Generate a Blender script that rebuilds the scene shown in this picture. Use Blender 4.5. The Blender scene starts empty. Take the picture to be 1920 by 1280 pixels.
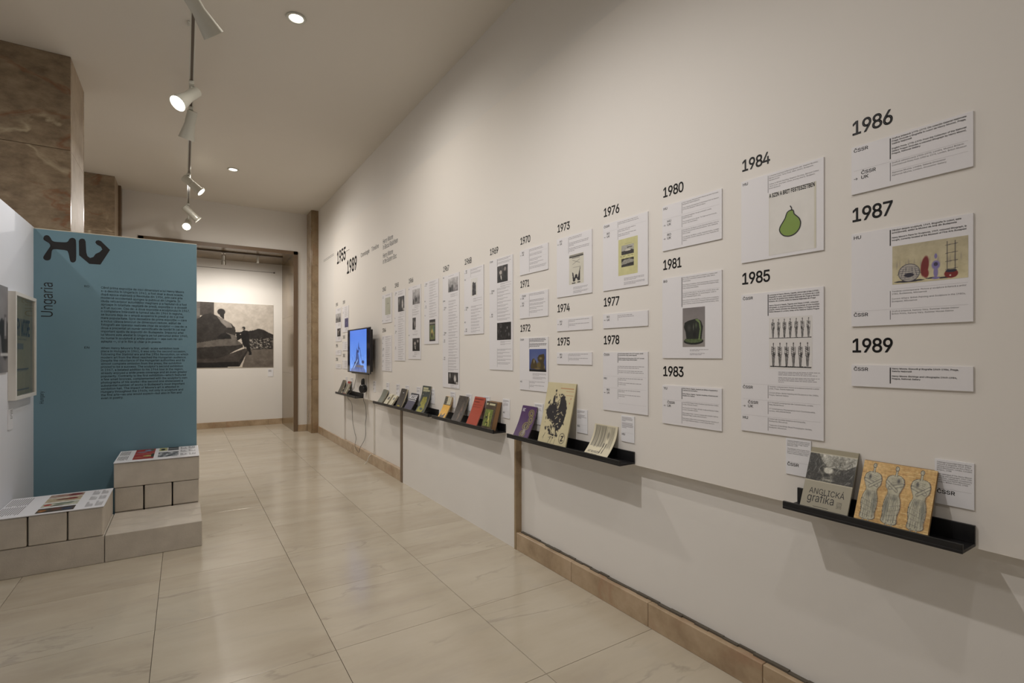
import bpy, bmesh, math, random
import numpy as np
from mathutils import Matrix, Vector, noise as mnoise

# ------------------------------------------------------------ camera, world, lights
SC = bpy.context.scene
COL = SC.collection
CAM_H = 1.5
cam_d = bpy.data.cameras.new('camera')
cam_d.sensor_width = 36.0
cam_d.lens = 951.0 / 1920.0 * 36.0
cam_d.shift_y = 24.7 / 1920.0
cam_d.clip_start = 0.05
cam = bpy.data.objects.new('camera', cam_d)
cam.location = (0, 0, CAM_H)
cam.rotation_euler = (math.radians(90), 0, -0.5736)
COL.objects.link(cam)
SC.camera = cam
SC.view_settings.view_transform = 'Standard'
SC.view_settings.look = 'None'
SC.view_settings.gamma = 1.0
SC.view_settings.use_curve_mapping = False
SC.view_settings.exposure = 0.74
world = bpy.data.worlds.new('world')
SC.world = world
world.use_nodes = True
world.node_tree.nodes['Background'].inputs[0].default_value = (0.9, 0.93, 1.0, 1)
world.node_tree.nodes['Background'].inputs[1].default_value = 0.02

WARM = (1.0, 0.93, 0.84)
NEUT = (1.0, 0.955, 0.915)
COOL = (0.84, 0.90, 1.0)
TRACK_X, TRACK_Z = 0.055, 3.97
# y on track, aim direction, watts, cone degrees, colour, lit face seen
SPOTS = [
    (2.00, (2.05, 0.50, -3.30), 76, 118, NEUT),
    (4.02, (2.05, 1.35, -2.35), 15, 130, NEUT),
    (5.45, (-1.20, -0.95, -1.60), 26, 100, COOL),
    (6.02, (-0.35, 0.75, -1.70), 2.5, 70, NEUT),
    (8.20, (2.05, -0.50, -1.85), 27, 130, NEUT),
    (9.85, (2.00, 0.25, -1.95), 24, 110, NEUT),
    (10.10, (-0.35, -2.2, -1.50), 50, 120, NEUT),
]
DOWNLIGHTS = [(0.77, 4.45, 60), (0.61, 8.60, 90), (0.8, 0.2, 24), (-2.4, 0.2, 12), (-2.4, 4.45, 46), (-2.4, 8.6, 55), (-2.4, -2.6, 14), (0.8, -2.6, 24)]  # first two are in view; the rest are unseen lamps added as general fill

# ------------------------------------------------------------ dimensions
PX = 2.143            # front of the exhibition panel on the right
WX, WLX = 2.165, 2.195  # wall above / below the panel
CZ = 4.26
YB = 10.63            # back wall
YN = 12.0             # wall beyond the opening
YT = 5.90             # teal partition
XP = -1.09            # white partition

# ------------------------------------------------------------ materials
def srgb(r, g=None, b=None):
    if g is None: r, g, b = r
    f = lambda c: c / 12.92 if c <= 0.04045 else ((c + 0.055) / 1.055) ** 2.4
    return (f(r / 255.0), f(g / 255.0), f(b / 255.0), 1.0)

MATS = {}
def mat(name, col, rough=0.6, metal=0.0, emit=None, estr=1.0, bump=None, spec=0.5, var=0.0, coat=0.0, vscale=3.0):
    if name in MATS: return MATS[name]
    m = bpy.data.materials.new(name); m.use_nodes = True
    nt = m.node_tree; p = nt.nodes['Principled BSDF']
    col = tuple(col[:3]) + (1.0,)
    p.inputs['Base Color'].default_value = col
    p.inputs['Roughness'].default_value = rough
    p.inputs['Metallic'].default_value = metal
    p.inputs['Specular IOR Level'].default_value = spec
    p.inputs['Coat Weight'].default_value = coat
    if emit:
        p.inputs['Emission Color'].default_value = tuple(emit[:3]) + (1.0,)
        p.inputs['Emission Strength'].default_value = estr
    tc = None
    if bump or var:
        tc = nt.nodes.new('ShaderNodeTexCoord')
    if bump:
        n = nt.nodes.new('ShaderNodeTexNoise'); n.inputs['Scale'].default_value = bump[0]; n.inputs['Detail'].default_value = 4
        b = nt.nodes.new('ShaderNodeBump'); b.inputs['Strength'].default_value = bump[1]; b.inputs['Distance'].default_value = bump[2]
        nt.links.new(tc.outputs['Object'], n.inputs['Vector'])
        nt.links.new(n.outputs['Fac'], b.inputs['Height']); nt.links.new(b.outputs['Normal'], p.inputs['Normal'])
    if var:
        n2 = nt.nodes.new('ShaderNodeTexNoise'); n2.inputs['Scale'].default_value = vscale; n2.inputs['Detail'].default_value = 5
        nt.links.new(tc.outputs['Object'], n2.inputs['Vector'])
        r = nt.nodes.new('ShaderNodeValToRGB')
        r.color_ramp.elements[0].position = 0.3; r.color_ramp.elements[1].position = 0.7
        r.color_ramp.elements[0].color = tuple(c * (1 - var) for c in col[:3]) + (1,)
        r.color_ramp.elements[1].color = tuple(min(1, c * (1 + var)) for c in col[:3]) + (1,)
        nt.links.new(n2.outputs['Fac'], r.inputs['Fac']); nt.links.new(r.outputs['Color'], p.inputs['Base Color'])
    MATS[name] = m
    return m

def marble(name, ramp, vein, vein2, scale=1.2, rough=0.2, vein_w=0.5, dist=1.2, gate=(0.45, 0.62), stretch=(1, 1, 1), rnd=True):
    m = bpy.data.materials.new(name); m.use_nodes = True
    nt = m.node_tree; N = nt.nodes; L = nt.links; p = N['Principled BSDF']
    p.inputs['Roughness'].default_value = rough
    tc = N.new('ShaderNodeTexCoord'); oi = N.new('ShaderNodeObjectInfo')
    mp = N.new('ShaderNodeMapping'); mp.inputs['Scale'].default_value = stretch
    add = N.new('ShaderNodeVectorMath'); add.operation = 'ADD'
    mul = N.new('ShaderNodeVectorMath'); mul.operation = 'SCALE'
    cmb = N.new('ShaderNodeCombineXYZ')
    L.new(oi.outputs['Random'], cmb.inputs[0]); L.new(oi.outputs['Random'], cmb.inputs[1]); L.new(oi.outputs['Random'], cmb.inputs[2])
    L.new(cmb.outputs[0], mul.inputs[0]); mul.inputs['Scale'].default_value = 37.0 if rnd else 0.0
    L.new(tc.outputs['Object'], mp.inputs['Vector'])
    L.new(mp.outputs[0], add.inputs[0]); L.new(mul.outputs[0], add.inputs[1])
    base = N.new('ShaderNodeTexNoise'); base.inputs['Scale'].default_value = scale; base.inputs['Detail'].default_value = 8; base.inputs['Roughness'].default_value = 0.62
    L.new(add.outputs[0], base.inputs['Vector'])
    cr = N.new('ShaderNodeValToRGB'); el = cr.color_ramp.elements
    el[0].position = 0.3; el[0].color = ramp[0]; el[1].position = 0.72; el[1].color = ramp[-1]
    if len(ramp) > 2:
        e = el.new(0.5); e.color = ramp[1]
    L.new(base.outputs['Fac'], cr.inputs['Fac'])
    def veins(sc, width, rot):
        mp2 = N.new('ShaderNodeMapping'); mp2.inputs['Rotation'].default_value = rot
        L.new(add.outputs[0], mp2.inputs['Vector'])
        n = N.new('ShaderNodeTexNoise'); n.inputs['Scale'].default_value = sc; n.inputs['Detail'].default_value = 6
        n.inputs['Distortion'].default_value = dist; L.new(mp2.outputs[0], n.inputs['Vector'])
        s = N.new('ShaderNodeMath'); s.operation = 'SUBTRACT'; s.inputs[1].default_value = 0.5; L.new(n.outputs['Fac'], s.inputs[0])
        a = N.new('ShaderNodeMath'); a.operation = 'ABSOLUTE'; L.new(s.outputs[0], a.inputs[0])
        r = N.new('ShaderNodeMapRange'); r.inputs['From Min'].default_value = 0; r.inputs['From Max'].default_value = width
        r.inputs['To Min'].default_value = 1; r.inputs['To Max'].default_value = 0; L.new(a.outputs[0], r.inputs['Value'])
        # break the vein up
        g = N.new('ShaderNodeTexNoise'); g.inputs['Scale'].default_value = sc * 1.7; L.new(mp2.outputs[0], g.inputs['Vector'])
        gr = N.new('ShaderNodeMapRange'); gr.inputs['From Min'].default_value = gate[0]; gr.inputs['From Max'].default_value = gate[1]
        L.new(g.outputs['Fac'], gr.inputs['Value'])
        mm = N.new('ShaderNodeMath'); mm.operation = 'MULTIPLY'; L.new(r.outputs[0], mm.inputs[0]); L.new(gr.outputs[0], mm.inputs[1])
        return mm.outputs[0]
    cur = cr.outputs['Color']
    for (c, amt, sc, w, rot) in (vein, vein2):
        mx = N.new('ShaderNodeMix'); mx.data_type = 'RGBA'
        v = veins(sc, w, rot)
        k = N.new('ShaderNodeMath'); k.operation = 'MULTIPLY'; k.inputs[1].default_value = amt; L.new(v, k.inputs[0])
        L.new(k.outputs[0], mx.inputs['Factor']); L.new(cur, mx.inputs['A']); mx.inputs['B'].default_value = c
        cur = mx.outputs['Result']
    L.new(cur, p.inputs['Base Color'])
    MATS[name] = m
    return m

def attr_mat(name, rough=0.5, emission=0.0):
    m = bpy.data.materials.new(name); m.use_nodes = True
    nt = m.node_tree; p = nt.nodes['Principled BSDF']
    a = nt.nodes.new('ShaderNodeAttribute'); a.attribute_name = 'Col'
    p.inputs['Roughness'].default_value = rough
    if emission:
        p.inputs['Base Color'].default_value = (0.01, 0.01, 0.01, 1)
        nt.links.new(a.outputs['Color'], p.inputs['Emission Color']); p.inputs['Emission Strength'].default_value = emission
    else:
        nt.links.new(a.outputs['Color'], p.inputs['Base Color'])
    MATS[name] = m
    return m

M_WALL = mat('painted_wall', (0.78, 0.755, 0.72), 0.75, bump=(220, 0.12, 0.001), var=0.015, vscale=0.8)
M_PANEL = mat('painted_panel', (0.79, 0.755, 0.71), 0.7, bump=(260, 0.08, 0.001), var=0.01, vscale=0.7)
M_CEIL = mat('painted_ceiling', (0.74, 0.70, 0.635), 0.85, bump=(150, 0.1, 0.001), var=0.02, vscale=0.6)
M_PART = mat('partition_white', (0.73, 0.75, 0.80), 0.6, bump=(200, 0.06, 0.001))
M_TEAL = mat('teal_print', srgb(112, 146, 161), 0.5, bump=(200, 0.05, 0.001), var=0.015)
M_CARD = mat('white_foam_board', (0.78, 0.765, 0.785), 0.55)
M_PAPER = mat('white_paper', (0.80, 0.80, 0.83), 0.5)
M_INK = mat('black_ink', (0.012, 0.010, 0.012), 0.5)
M_INK2 = mat('fine_print_ink', (0.10, 0.09, 0.10), 0.6)
M_INK3 = mat('greyed_print_ink', (0.36, 0.34, 0.36), 0.6)
M_LINE = mat('hairline_ink', (0.50, 0.48, 0.50), 0.6)
M_VINYL = mat('black_vinyl', (0.012, 0.011, 0.012), 0.45)
M_TEALINK = mat('dark_vinyl_on_teal', srgb(30, 44, 50), 0.5)
M_BLACK = mat('black_painted_metal', (0.006, 0.006, 0.007), 0.42, bump=(300, 0.05, 0.0005))
M_PLASTIC = mat('black_plastic', (0.010, 0.010, 0.012), 0.35)
M_BLOCK = mat('aerated_concrete', (0.56, 0.51, 0.44), 0.92, bump=(90, 0.5, 0.002), var=0.08, vscale=9)
M_JOINT = mat('dark_joint', (0.10, 0.085, 0.065), 0.8)
M_GAP = mat('black_underlay', (0.02, 0.02, 0.02), 0.7)
M_LAMP = mat('lamp_enamel', (0.62, 0.62, 0.56), 0.3, coat=0.4)
M_CHROME = mat('brushed_steel', (0.55, 0.54, 0.50), 0.28, metal=1.0)
M_BRONZE = mat('track_slot', (0.10, 0.075, 0.055), 0.45)
M_GLOW = mat('lamp_glow', (1, 1, 1), 0.4, emit=(1.0, 0.93, 0.82), estr=9)
M_FRAMEW = mat('frame_white', (0.74, 0.72, 0.68), 0.4)
M_CREAM = mat('cream_edge', (0.80, 0.74, 0.60), 0.6)
M_CORDW = mat('white_cord', (0.72, 0.68, 0.60), 0.5)
M_PAGES = mat('book_pages', (0.62, 0.55, 0.40), 0.85, bump=(900, 0.4, 0.0005))
M_PAGES_B = mat('browned_pages', (0.30, 0.17, 0.08), 0.85)
M_PIC = attr_mat('printed_picture', 0.45)
M_SCREEN = attr_mat('lit_screen', 0.2, 0.62)
M_TILE = marble('floor_marble', [srgb(177, 166, 148), srgb(188, 178, 160), srgb(195, 186, 169)],
                ((srgb(140, 132, 120)), 0.42, 0.8, 0.012, (0, 0, 0.5)), ((srgb(176, 168, 156)), 0.30, 1.4, 0.05, (0.3, 0, 1.2)), scale=0.9, rough=0.17, stretch=(1.0, 3.2, 1.0), dist=0.35)
M_BROWN = marble('brown_marble', [srgb(118, 102, 84), srgb(142, 125, 104), srgb(166, 149, 126)],
                 (srgb(214, 200, 172), 0.9, 0.62, 0.014, (0, 1.45, 0)), (srgb(132, 84, 56), 0.6, 1.1, 0.02, (0, 1.5, 0.4)), scale=7.0, rough=0.22, stretch=(1, 1, 1.7), dist=0.5, gate=(0.36, 0.5))
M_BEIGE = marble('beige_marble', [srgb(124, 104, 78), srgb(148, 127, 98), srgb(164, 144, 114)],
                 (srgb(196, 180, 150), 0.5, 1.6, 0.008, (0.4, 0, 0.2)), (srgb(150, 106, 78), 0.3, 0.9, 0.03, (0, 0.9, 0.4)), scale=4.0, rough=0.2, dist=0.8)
M_SIDE = marble('column_side_marble', [srgb(150, 132, 110), srgb(166, 150, 128), srgb(178, 162, 140)],
                 (srgb(200, 188, 164), 0.4, 1.6, 0.008, (0.4, 0, 0.2)), (srgb(150, 116, 90), 0.3, 0.9, 0.03, (0, 0.9, 0.4)), scale=4.0, rough=0.6, dist=0.8)
M_REVEAL = marble('shaded_reveal_marble', [srgb(104, 86, 62), srgb(122, 104, 78), srgb(138, 120, 92)],  # beige marble darkened so the reveal looks less lit; shade put into colour
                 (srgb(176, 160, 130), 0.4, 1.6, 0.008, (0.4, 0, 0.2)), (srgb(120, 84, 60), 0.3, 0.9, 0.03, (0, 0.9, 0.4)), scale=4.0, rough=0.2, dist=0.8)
M_BASE = marble('baseboard_marble', [srgb(152, 130, 104), srgb(176, 154, 126), srgb(190, 168, 142)],
                 (srgb(214, 200, 174), 0.5, 2.2, 0.008, (0.4, 0, 0.2)), (srgb(160, 112, 86), 0.35, 1.2, 0.03, (0, 0.9, 0.4)), scale=5.0, rough=0.25, dist=0.7)
M_EDGE = mat('marble_edge_dark', srgb(112, 92, 72), 0.35)

gl = bpy.data.materials.new('picture_glass'); gl.use_nodes = True
_nt = gl.node_tree; _nt.nodes.clear()
_o = _nt.nodes.new('ShaderNodeOutputMaterial'); _mx = _nt.nodes.new('ShaderNodeMixShader'); _t = _nt.nodes.new('ShaderNodeBsdfTransparent')
_g = _nt.nodes.new('ShaderNodeBsdfGlossy'); _g.inputs['Roughness'].default_value = 0.02; _f = _nt.nodes.new('ShaderNodeLayerWeight'); _f.inputs[0].default_value = 0.25
_t.inputs[0].default_value = (0.93, 0.95, 0.93, 1)
_nt.links.new(_f.outputs['Fresnel'], _mx.inputs[0]); _nt.links.new(_t.outputs[0], _mx.inputs[1]); _nt.links.new(_g.outputs[0], _mx.inputs[2]); _nt.links.new(_mx.outputs[0], _o.inputs[0])

# ------------------------------------------------------------ mesh helpers
def link(o, parent=None, frame=None):
    COL.objects.link(o)
    if parent is not None: o.parent = parent
    if frame is not None: o.matrix_world = frame
    return o

def tag(o, label=None, cat=None, group=None, kind=None):
    if label: o['label'] = label
    if cat: o['category'] = cat
    if group: o['group'] = group
    if kind: o['kind'] = kind
    return o

def empty(name, frame=None, loc=None):
    o = bpy.data.objects.new(name, None); o.empty_display_size = 0.05
    COL.objects.link(o)
    if frame is not None: o.matrix_world = frame
    if loc is not None: o.matrix_world = Matrix.Translation(loc)
    return o

def frame(ex, ey, ez, o):
    m = Matrix.Identity(4)
    for i in range(3):
        m[i][0] = ex[i]; m[i][1] = ey[i]; m[i][2] = ez[i]; m[i][3] = o[i]
    return m
def wall_frame(y, z, x=PX): return frame((0, -1, 0), (0, 0, 1), (-1, 0, 0), (x, y, z))
def south_frame(x, z, y): return frame((1, 0, 0), (0, 0, 1), (0, -1, 0), (x, y, z))
def east_frame(y, z, x): return frame((0, 1, 0), (0, 0, 1), (1, 0, 0), (x, y, z))
def up_frame(x, y, z): return frame((1, 0, 0), (0, 1, 0), (0, 0, 1), (x, y, z))

_cu = bpy.data.curves.new('text_source', 'FONT'); _to = bpy.data.objects.new('text_source', _cu)
_fk = 1.0
try:
    import os
    _fp = os.path.join(bpy.utils.resource_path('LOCAL'), 'datafiles', 'fonts', 'Inter.woff2')  # grotesque that ships inside Blender itself
    if os.path.exists(_fp):
        _cu.font = bpy.data.fonts.load(_fp); _fk = 0.682 / 0.5087
except Exception:
    _fk = 1.0
_cu.fill_mode = 'NONE'; _cu.size = 1.0; _cu.offset = 0.0
_tc = {}; _gc = {}; _ac = {}
from mathutils.geometry import delaunay_2d_cdt
def _outline(body, res):
    _cu.body = body; _cu.resolution_u = res
    me = bpy.data.meshes.new_from_object(_to)
    vs = [(v.co.x * _fk, v.co.y * _fk) for v in me.vertices]; es = [tuple(e.vertices) for e in me.edges]
    bpy.data.meshes.remove(me)
    return vs, es
def _xmax(b): return max(v[0] for v in _outline(b, 1)[0])
def _adv(ch):
    if ch not in _ac:
        if 'HH' not in _ac: _ac['HH'] = _xmax('HH')
        _ac[ch] = _xmax('H' + ch + 'H') - _ac['HH']
    return _ac[ch]
def _glyph(ch, bold, res):
    k = (ch, bold, res)
    if k in _gc: return _gc[k]
    vs, es = _outline(ch, res)
    if not vs: _gc[k] = ([], []); return _gc[k]
    o = delaunay_2d_cdt([Vector(v) for v in vs], es, [], 0, 1e-5)
    V = [(v.x, v.y) for v in o[0]]; keep = []
    for f in o[2]:
        cx = sum(V[i][0] for i in f) / len(f); cy = sum(V[i][1] for i in f) / len(f); w = 0
        for a, b in es:      # non-zero winding rule
            (x1, y1), (x2, y2) = vs[a], vs[b]
            if (y1 <= cy) != (y2 <= cy):
                if x1 + (cy - y1) / (y2 - y1) * (x2 - x1) > cx: w += 1 if y2 > y1 else -1
        if w: keep.append(tuple(f))
    if bold > 0.006:         # heavier weight: a thin band along every outline edge
        cnt = {}
        for f in keep:
            for i in range(len(f)):
                e = (min(f[i], f[(i + 1) % len(f)]), max(f[i], f[(i + 1) % len(f)])); cnt[e] = cnt.get(e, 0) + 1
        for (p_, q_), n_ in cnt.items():
            if n_ != 1: continue
            p, q2 = V[p_], V[q_]; dx, dy = q2[0] - p[0], q2[1] - p[1]; d = math.hypot(dx, dy) or 1; nx, ny = -dy / d * bold, dx / d * bold; ux, uy = dx / d * bold * .6, dy / d * bold * .6
            n0 = len(V); V += [(p[0] - ux + nx, p[1] - uy + ny), (p[0] - ux - nx, p[1] - uy - ny), (q2[0] + ux - nx, q2[1] + uy - ny), (q2[0] + ux + nx, q2[1] + uy + ny)]
            keep.append((n0, n0 + 1, n0 + 2, n0 + 3))
    used = sorted({i for f in keep for i in f}); mp_ = {i: n for n, i in enumerate(used)}
    _gc[k] = ([V[i] for i in used], [tuple(mp_[i] for i in f) for f in keep])
    return _gc[k]
def glyphs(body, bold=0.0, res=1, track=0.0):
    k = (body, bold, res, track)
    if k in _tc: return _tc[k]
    x = 0.0; V = []; F = []
    for ch in body:
        if ch != ' ':
            v, f = _glyph(ch, bold, res); n0 = len(V)
            V += [(a + x, b) for a, b in v]; F += [tuple(i + n0 for i in t_) for t_ in f]
        x += _adv(ch) + track
    _tc[k] = (V, F)
    return _tc[k]

class MB:
    def __init__(s): s.v = []; s.f = []; s.m = []
    def add(s, vs, fs, mi=0):
        o = len(s.v); s.v += [tuple(v) for v in vs]
        for f in fs: s.f.append(tuple(i + o for i in f)); s.m.append(mi)
        return s
    def box(s, a, b, mi=0):
        x0, y0, z0 = a; x1, y1, z1 = b
        return s.add([(x0, y0, z0), (x1, y0, z0), (x1, y1, z0), (x0, y1, z0), (x0, y0, z1), (x1, y0, z1), (x1, y1, z1), (x0, y1, z1)],
                     [(3, 2, 1, 0), (4, 5, 6, 7), (0, 1, 5, 4), (1, 2, 6, 5), (2, 3, 7, 6), (3, 0, 4, 7)], mi)
    def rect(s, x0, y0, x1, y1, z=0.0, mi=0):
        return s.add([(x0, y0, z), (x1, y0, z), (x1, y1, z), (x0, y1, z)], [(0, 1, 2, 3)], mi)
    def text(s, body, x, y, size, z=0.0, mi=0, width=None, bold=0.0, res=1, rot=0, align='l', track=0.0):
        vs, fs = glyphs(body, bold, res, track)
        if not vs: return s
        x0 = min(v[0] for v in vs); x1 = max(v[0] for v in vs)
        sx = size if width is None else width / (x1 - x0)
        sy = size
        if width is not None: vs = [(v[0] - x0, v[1]) for v in vs]
        off = {'l': 0, 'c': -(x1 - x0) * sx / 2, 'r': -(x1 - x0) * sx}[align]
        pts = [(v[0] * sx + off, v[1] * sy) for v in vs]
        if rot:
            c, n = math.cos(rot), math.sin(rot); pts = [(a * c - b * n, a * n + b * c) for a, b in pts]
        return s.add([(x + a, y + b, z) for a, b in pts], fs, mi)
    def ngon(s, pts, z=0.0, mi=0):
        bm = bmesh.new(); f = bm.faces.new([bm.verts.new((p[0], p[1], z)) for p in pts]); bm.normal_update()
        if f.normal.z < 0: f.normal_flip()
        bmesh.ops.triangulate(bm, faces=bm.faces[:]); bm.verts.index_update()
        s.add([v.co[:] for v in bm.verts], [tuple(v.index for v in f.verts) for f in bm.faces], mi); bm.free()
        return s
    def disc(s, x, y, rx, ry, z=0.0, mi=0, n=20, rot=0):
        c, q = math.cos(rot), math.sin(rot); P = []
        for k in range(n):
            a = 2 * math.pi * k / n; u, w = rx * math.cos(a), ry * math.sin(a); P.append((x + u * c - w * q, y + u * q + w * c, z))
        return s.add(P, [tuple(range(n))], mi)
    def stroke(s, pts, w, z=0.0, mi=0):
        n = len(pts); L = []; R = []
        for i, (x, y) in enumerate(pts):
            a = pts[max(0, i - 1)]; b = pts[min(n - 1, i + 1)]
            dx, dy = b[0] - a[0], b[1] - a[1]; d = math.hypot(dx, dy) or 1
            ww = w[i] if isinstance(w, (list, tuple)) else w
            nx, ny = -dy / d * ww / 2, dx / d * ww / 2
            L.append((x + nx, y + ny, z)); R.append((x - nx, y - ny, z))
        return s.add(L + R, [(n + i, n + i + 1, i + 1, i) for i in range(n - 1)], mi)
    def lathe(s, prof, axis_m, n=24, mi=0, mis=None):
        o = []; k = len(prof)
        for (r, h) in prof:
            for j in range(n):
                a = 2 * math.pi * j / n
                o.append((axis_m @ Vector((r * math.cos(a), r * math.sin(a), h)))[:])
        base = len(s.v); s.v += o
        for i in range(k - 1):
            for j in range(n):
                j2 = (j + 1) % n
                s.f.append((base + i * n + j, base + i * n + j2, base + (i + 1) * n + j2, base + (i + 1) * n + j)); s.m.append(mis[i] if mis else mi)
        return s
    def tube(s, pts, r, n=8, mi=0, closed=False):
        P = [Vector(p) for p in pts]; k = len(P); base = len(s.v); up = Vector((0.13, 0.21, 0.97)).normalized()
        for i, p in enumerate(P):
            a = P[(i - 1) % k] if closed or i > 0 else P[0]; b = P[(i + 1) % k] if closed or i < k - 1 else P[-1]
            t = (b - a).normalized(); u = t.cross(up)
            if u.length < 1e-3: u = t.cross(Vector((1, 0, 0)))
            u.normalize(); w = t.cross(u).normalized()
            rr = r[i] if isinstance(r, (list, tuple)) else r
            for j in range(n):
                an = 2 * math.pi * j / n; s.v.append((p + u * rr * math.cos(an) + w * rr * math.sin(an))[:])
        for i in range(k if closed else k - 1):
            for j in range(n):
                j2 = (j + 1) % n; i2 = (i + 1) % k
                s.f.append((base + i * n + j2, base + i * n + j, base + i2 * n + j, base + i2 * n + j2)); s.m.append(mi)
        if not closed:
            s.f.append(tuple(base + j for j in range(n))); s.m.append(mi)
            s.f.append(tuple(base + (k - 1) * n + j for j in reversed(range(n)))); s.m.append(mi)
        return s
    def map(s, fn): s.v = [tuple(fn(*v)) for v in s.v]; return s
    def build(s, name, mats, parent=None, frame=None, bevel=0.0, smooth=False):
        me = bpy.data.meshes.new(name); me.from_pydata(s.v, [], s.f)
        for m in (mats if isinstance(mats, (list, tuple)) else [mats]): me.materials.append(m)
        me.polygons.foreach_set('material_index', s.m)
        if smooth: me.polygons.foreach_set('use_smooth', [True] * len(s.f))
        if bevel:
            bm = bmesh.new(); bm.from_mesh(me)
            bmesh.ops.bevel(bm, geom=bm.edges[:], offset=bevel, segments=1, affect='EDGES'); bm.to_mesh(me); bm.free()
        me.update()
        o = bpy.data.objects.new(name, me)
        link(o, parent)
        if frame is not None: o.matrix_world = frame
        if smooth and len(s.f) > 6:
            try: me.set_sharp_from_angle(angle=math.radians(40))
            except Exception: pass
        return o

# ------------------------------------------------------------ little painter for the printed pictures
class Img:
    def __init__(s, w, h, bg):
        s.w, s.h = w, h
        s.a = np.zeros((h, w, 3)); s.a[:] = np.array(bg, float)
        s.X, s.Y = np.meshgrid((np.arange(w) + 0.5) / w, (np.arange(h) + 0.5) / h)
        s.rs = np.random.RandomState(w * 131 + h * 7 + int(sum(bg)))
    def put(s, mask, col, al=1.0):
        m = np.clip(mask, 0, 1)[..., None] * al; s.a = s.a * (1 - m) + np.array(col, float) * m; return s
    def ell(s, cx, cy, rx, ry, col, rot=0, soft=0.12, al=1.0):
        c, q = math.cos(rot), math.sin(rot); asp = s.h / s.w
        dx = (s.X - cx); dy = (s.Y - cy) * asp
        u = (dx * c + dy * q) / rx; v = (-dx * q + dy * c) / (ry * asp)
        return s.put((1 - np.sqrt(u * u + v * v)) / soft, col, al)
    def poly(s, pts, col, al=1.0):
        ins = np.zeros((s.h, s.w), bool); n = len(pts)
        for i in range(n):
            x1, y1 = pts[i]; x2, y2 = pts[(i + 1) % n]
            if y1 == y2: continue
            c = (s.Y < y1) != (s.Y < y2)
            xi = (x2 - x1) * (s.Y - y1) / (y2 - y1) + x1
            ins ^= c & (s.X < xi)
        return s.put(ins.astype(float), col, al)
    def rect(s, x0, y0, x1, y1, col, al=1.0):
        return s.put(((s.X >= x0) & (s.X < x1) & (s.Y >= y0) & (s.Y < y1)).astype(float), col, al)
    def line(s, x1, y1, x2, y2, w, col, al=1.0):
        asp = s.h / s.w; dx, dy = x2 - x1, (y2 - y1) * asp; L = dx * dx + dy * dy + 1e-9
        px, py = s.X - x1, (s.Y - y1) * asp; t = np.clip((px * dx + py * dy) / L, 0, 1)
        d = np.hypot(px - t * dx, py - t * dy)
        return s.put(np.clip((w - d) / (w * 0.5), 0, 1), col, al)
    def grad(s, c0, c1, ax='y', mask=None):
        t = (s.Y if ax == 'y' else s.X)[..., None]; g = np.array(c0, float) * (1 - t) + np.array(c1, float) * t
        s.a = g; return s
    def noise(s, amt, sc, region=None, col=None):
        n = np.zeros((s.h, s.w))
        for o, k in ((sc, 1.0), (sc * 2.1, 0.6), (sc * 4.3, 0.35)):
            gw, gh = max(2, int(o)), max(2, int(o * s.h / s.w)); g = s.rs.rand(gh + 1, gw + 1)
            gx = s.X * (gw - 0.001); gy = s.Y * (gh - 0.001); ix = gx.astype(int); iy = gy.astype(int); fx = gx - ix; fy = gy - iy
            fx = fx * fx * (3 - 2 * fx); fy = fy * fy * (3 - 2 * fy)
            v = (g[iy, ix] * (1 - fx) + g[iy, ix + 1] * fx) * (1 - fy) + (g[iy + 1, ix] * (1 - fx) + g[iy + 1, ix + 1] * fx) * fy
            n += (v - 0.5) * k
        if region is not None: n = n * region
        if col is not None: return s.put(np.clip(n * 4, 0, 1) * amt, col)
        s.a = s.a + (n * amt)[..., None]; return s
    def build(s, name, x0, y0, x1, y1, z, parent, fr=None, m=None, fn=None):
        """x0,y0 = left/top corner, x1,y1 = right/bottom corner in the parent's plane"""
        w, h = s.w, s.h; A = np.clip(s.a, 0, 255) / 255.0
        A = np.where(A <= 0.04045, A / 12.92, ((A + 0.055) / 1.055) ** 2.4)
        xs = x0 + (x1 - x0) * np.arange(w + 1) / w; ys = y0 + (y1 - y0) * np.arange(h + 1) / h
        V = [(xs[i], ys[j], z) for j in range(h + 1) for i in range(w + 1)]
        if fn: V = [tuple(fn(*v)) for v in V]
        F = [((j + 1) * (w + 1) + i, (j + 1) * (w + 1) + i + 1, j * (w + 1) + i + 1, j * (w + 1) + i) for j in range(h) for i in range(w)]
        me = bpy.data.meshes.new(name); me.from_pydata(V, [], F)
        at = me.attributes.new('Col', 'FLOAT_COLOR', 'POINT')
        jj = np.clip(np.arange(h + 1), 0, h - 1); ii = np.clip(np.arange(w + 1), 0, w - 1)
        C = np.ones((h + 1, w + 1, 4)); C[..., :3] = A[jj][:, ii]
        at.data.foreach_set('color', C.astype(np.float32).ravel())
        me.materials.append(m or M_PIC)
        o = bpy.data.objects.new(name, me); link(o, parent)
        if fr is not None: o.matrix_world = fr
        return o

# ------------------------------------------------------------ structure
def struct(mb, name, m, parent=None, label=None, **k):
    o = mb.build(name, m, parent, **k)
    if parent is None: o['kind'] = 'structure'
    if label: o['label'] = label
    return o

def pieces(name, parent, boxes, m, bevel=0.0015):
    cache = {}
    for a, b in boxes:
        s = tuple(round(b[i] - a[i], 4) for i in range(3))
        if s not in cache:
            o = MB().box((0, 0, 0), s).build(name, m, parent, bevel=bevel); cache[s] = o.data
        else:
            o = bpy.data.objects.new(name, cache[s]); link(o, parent)
        o.location = a

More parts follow.
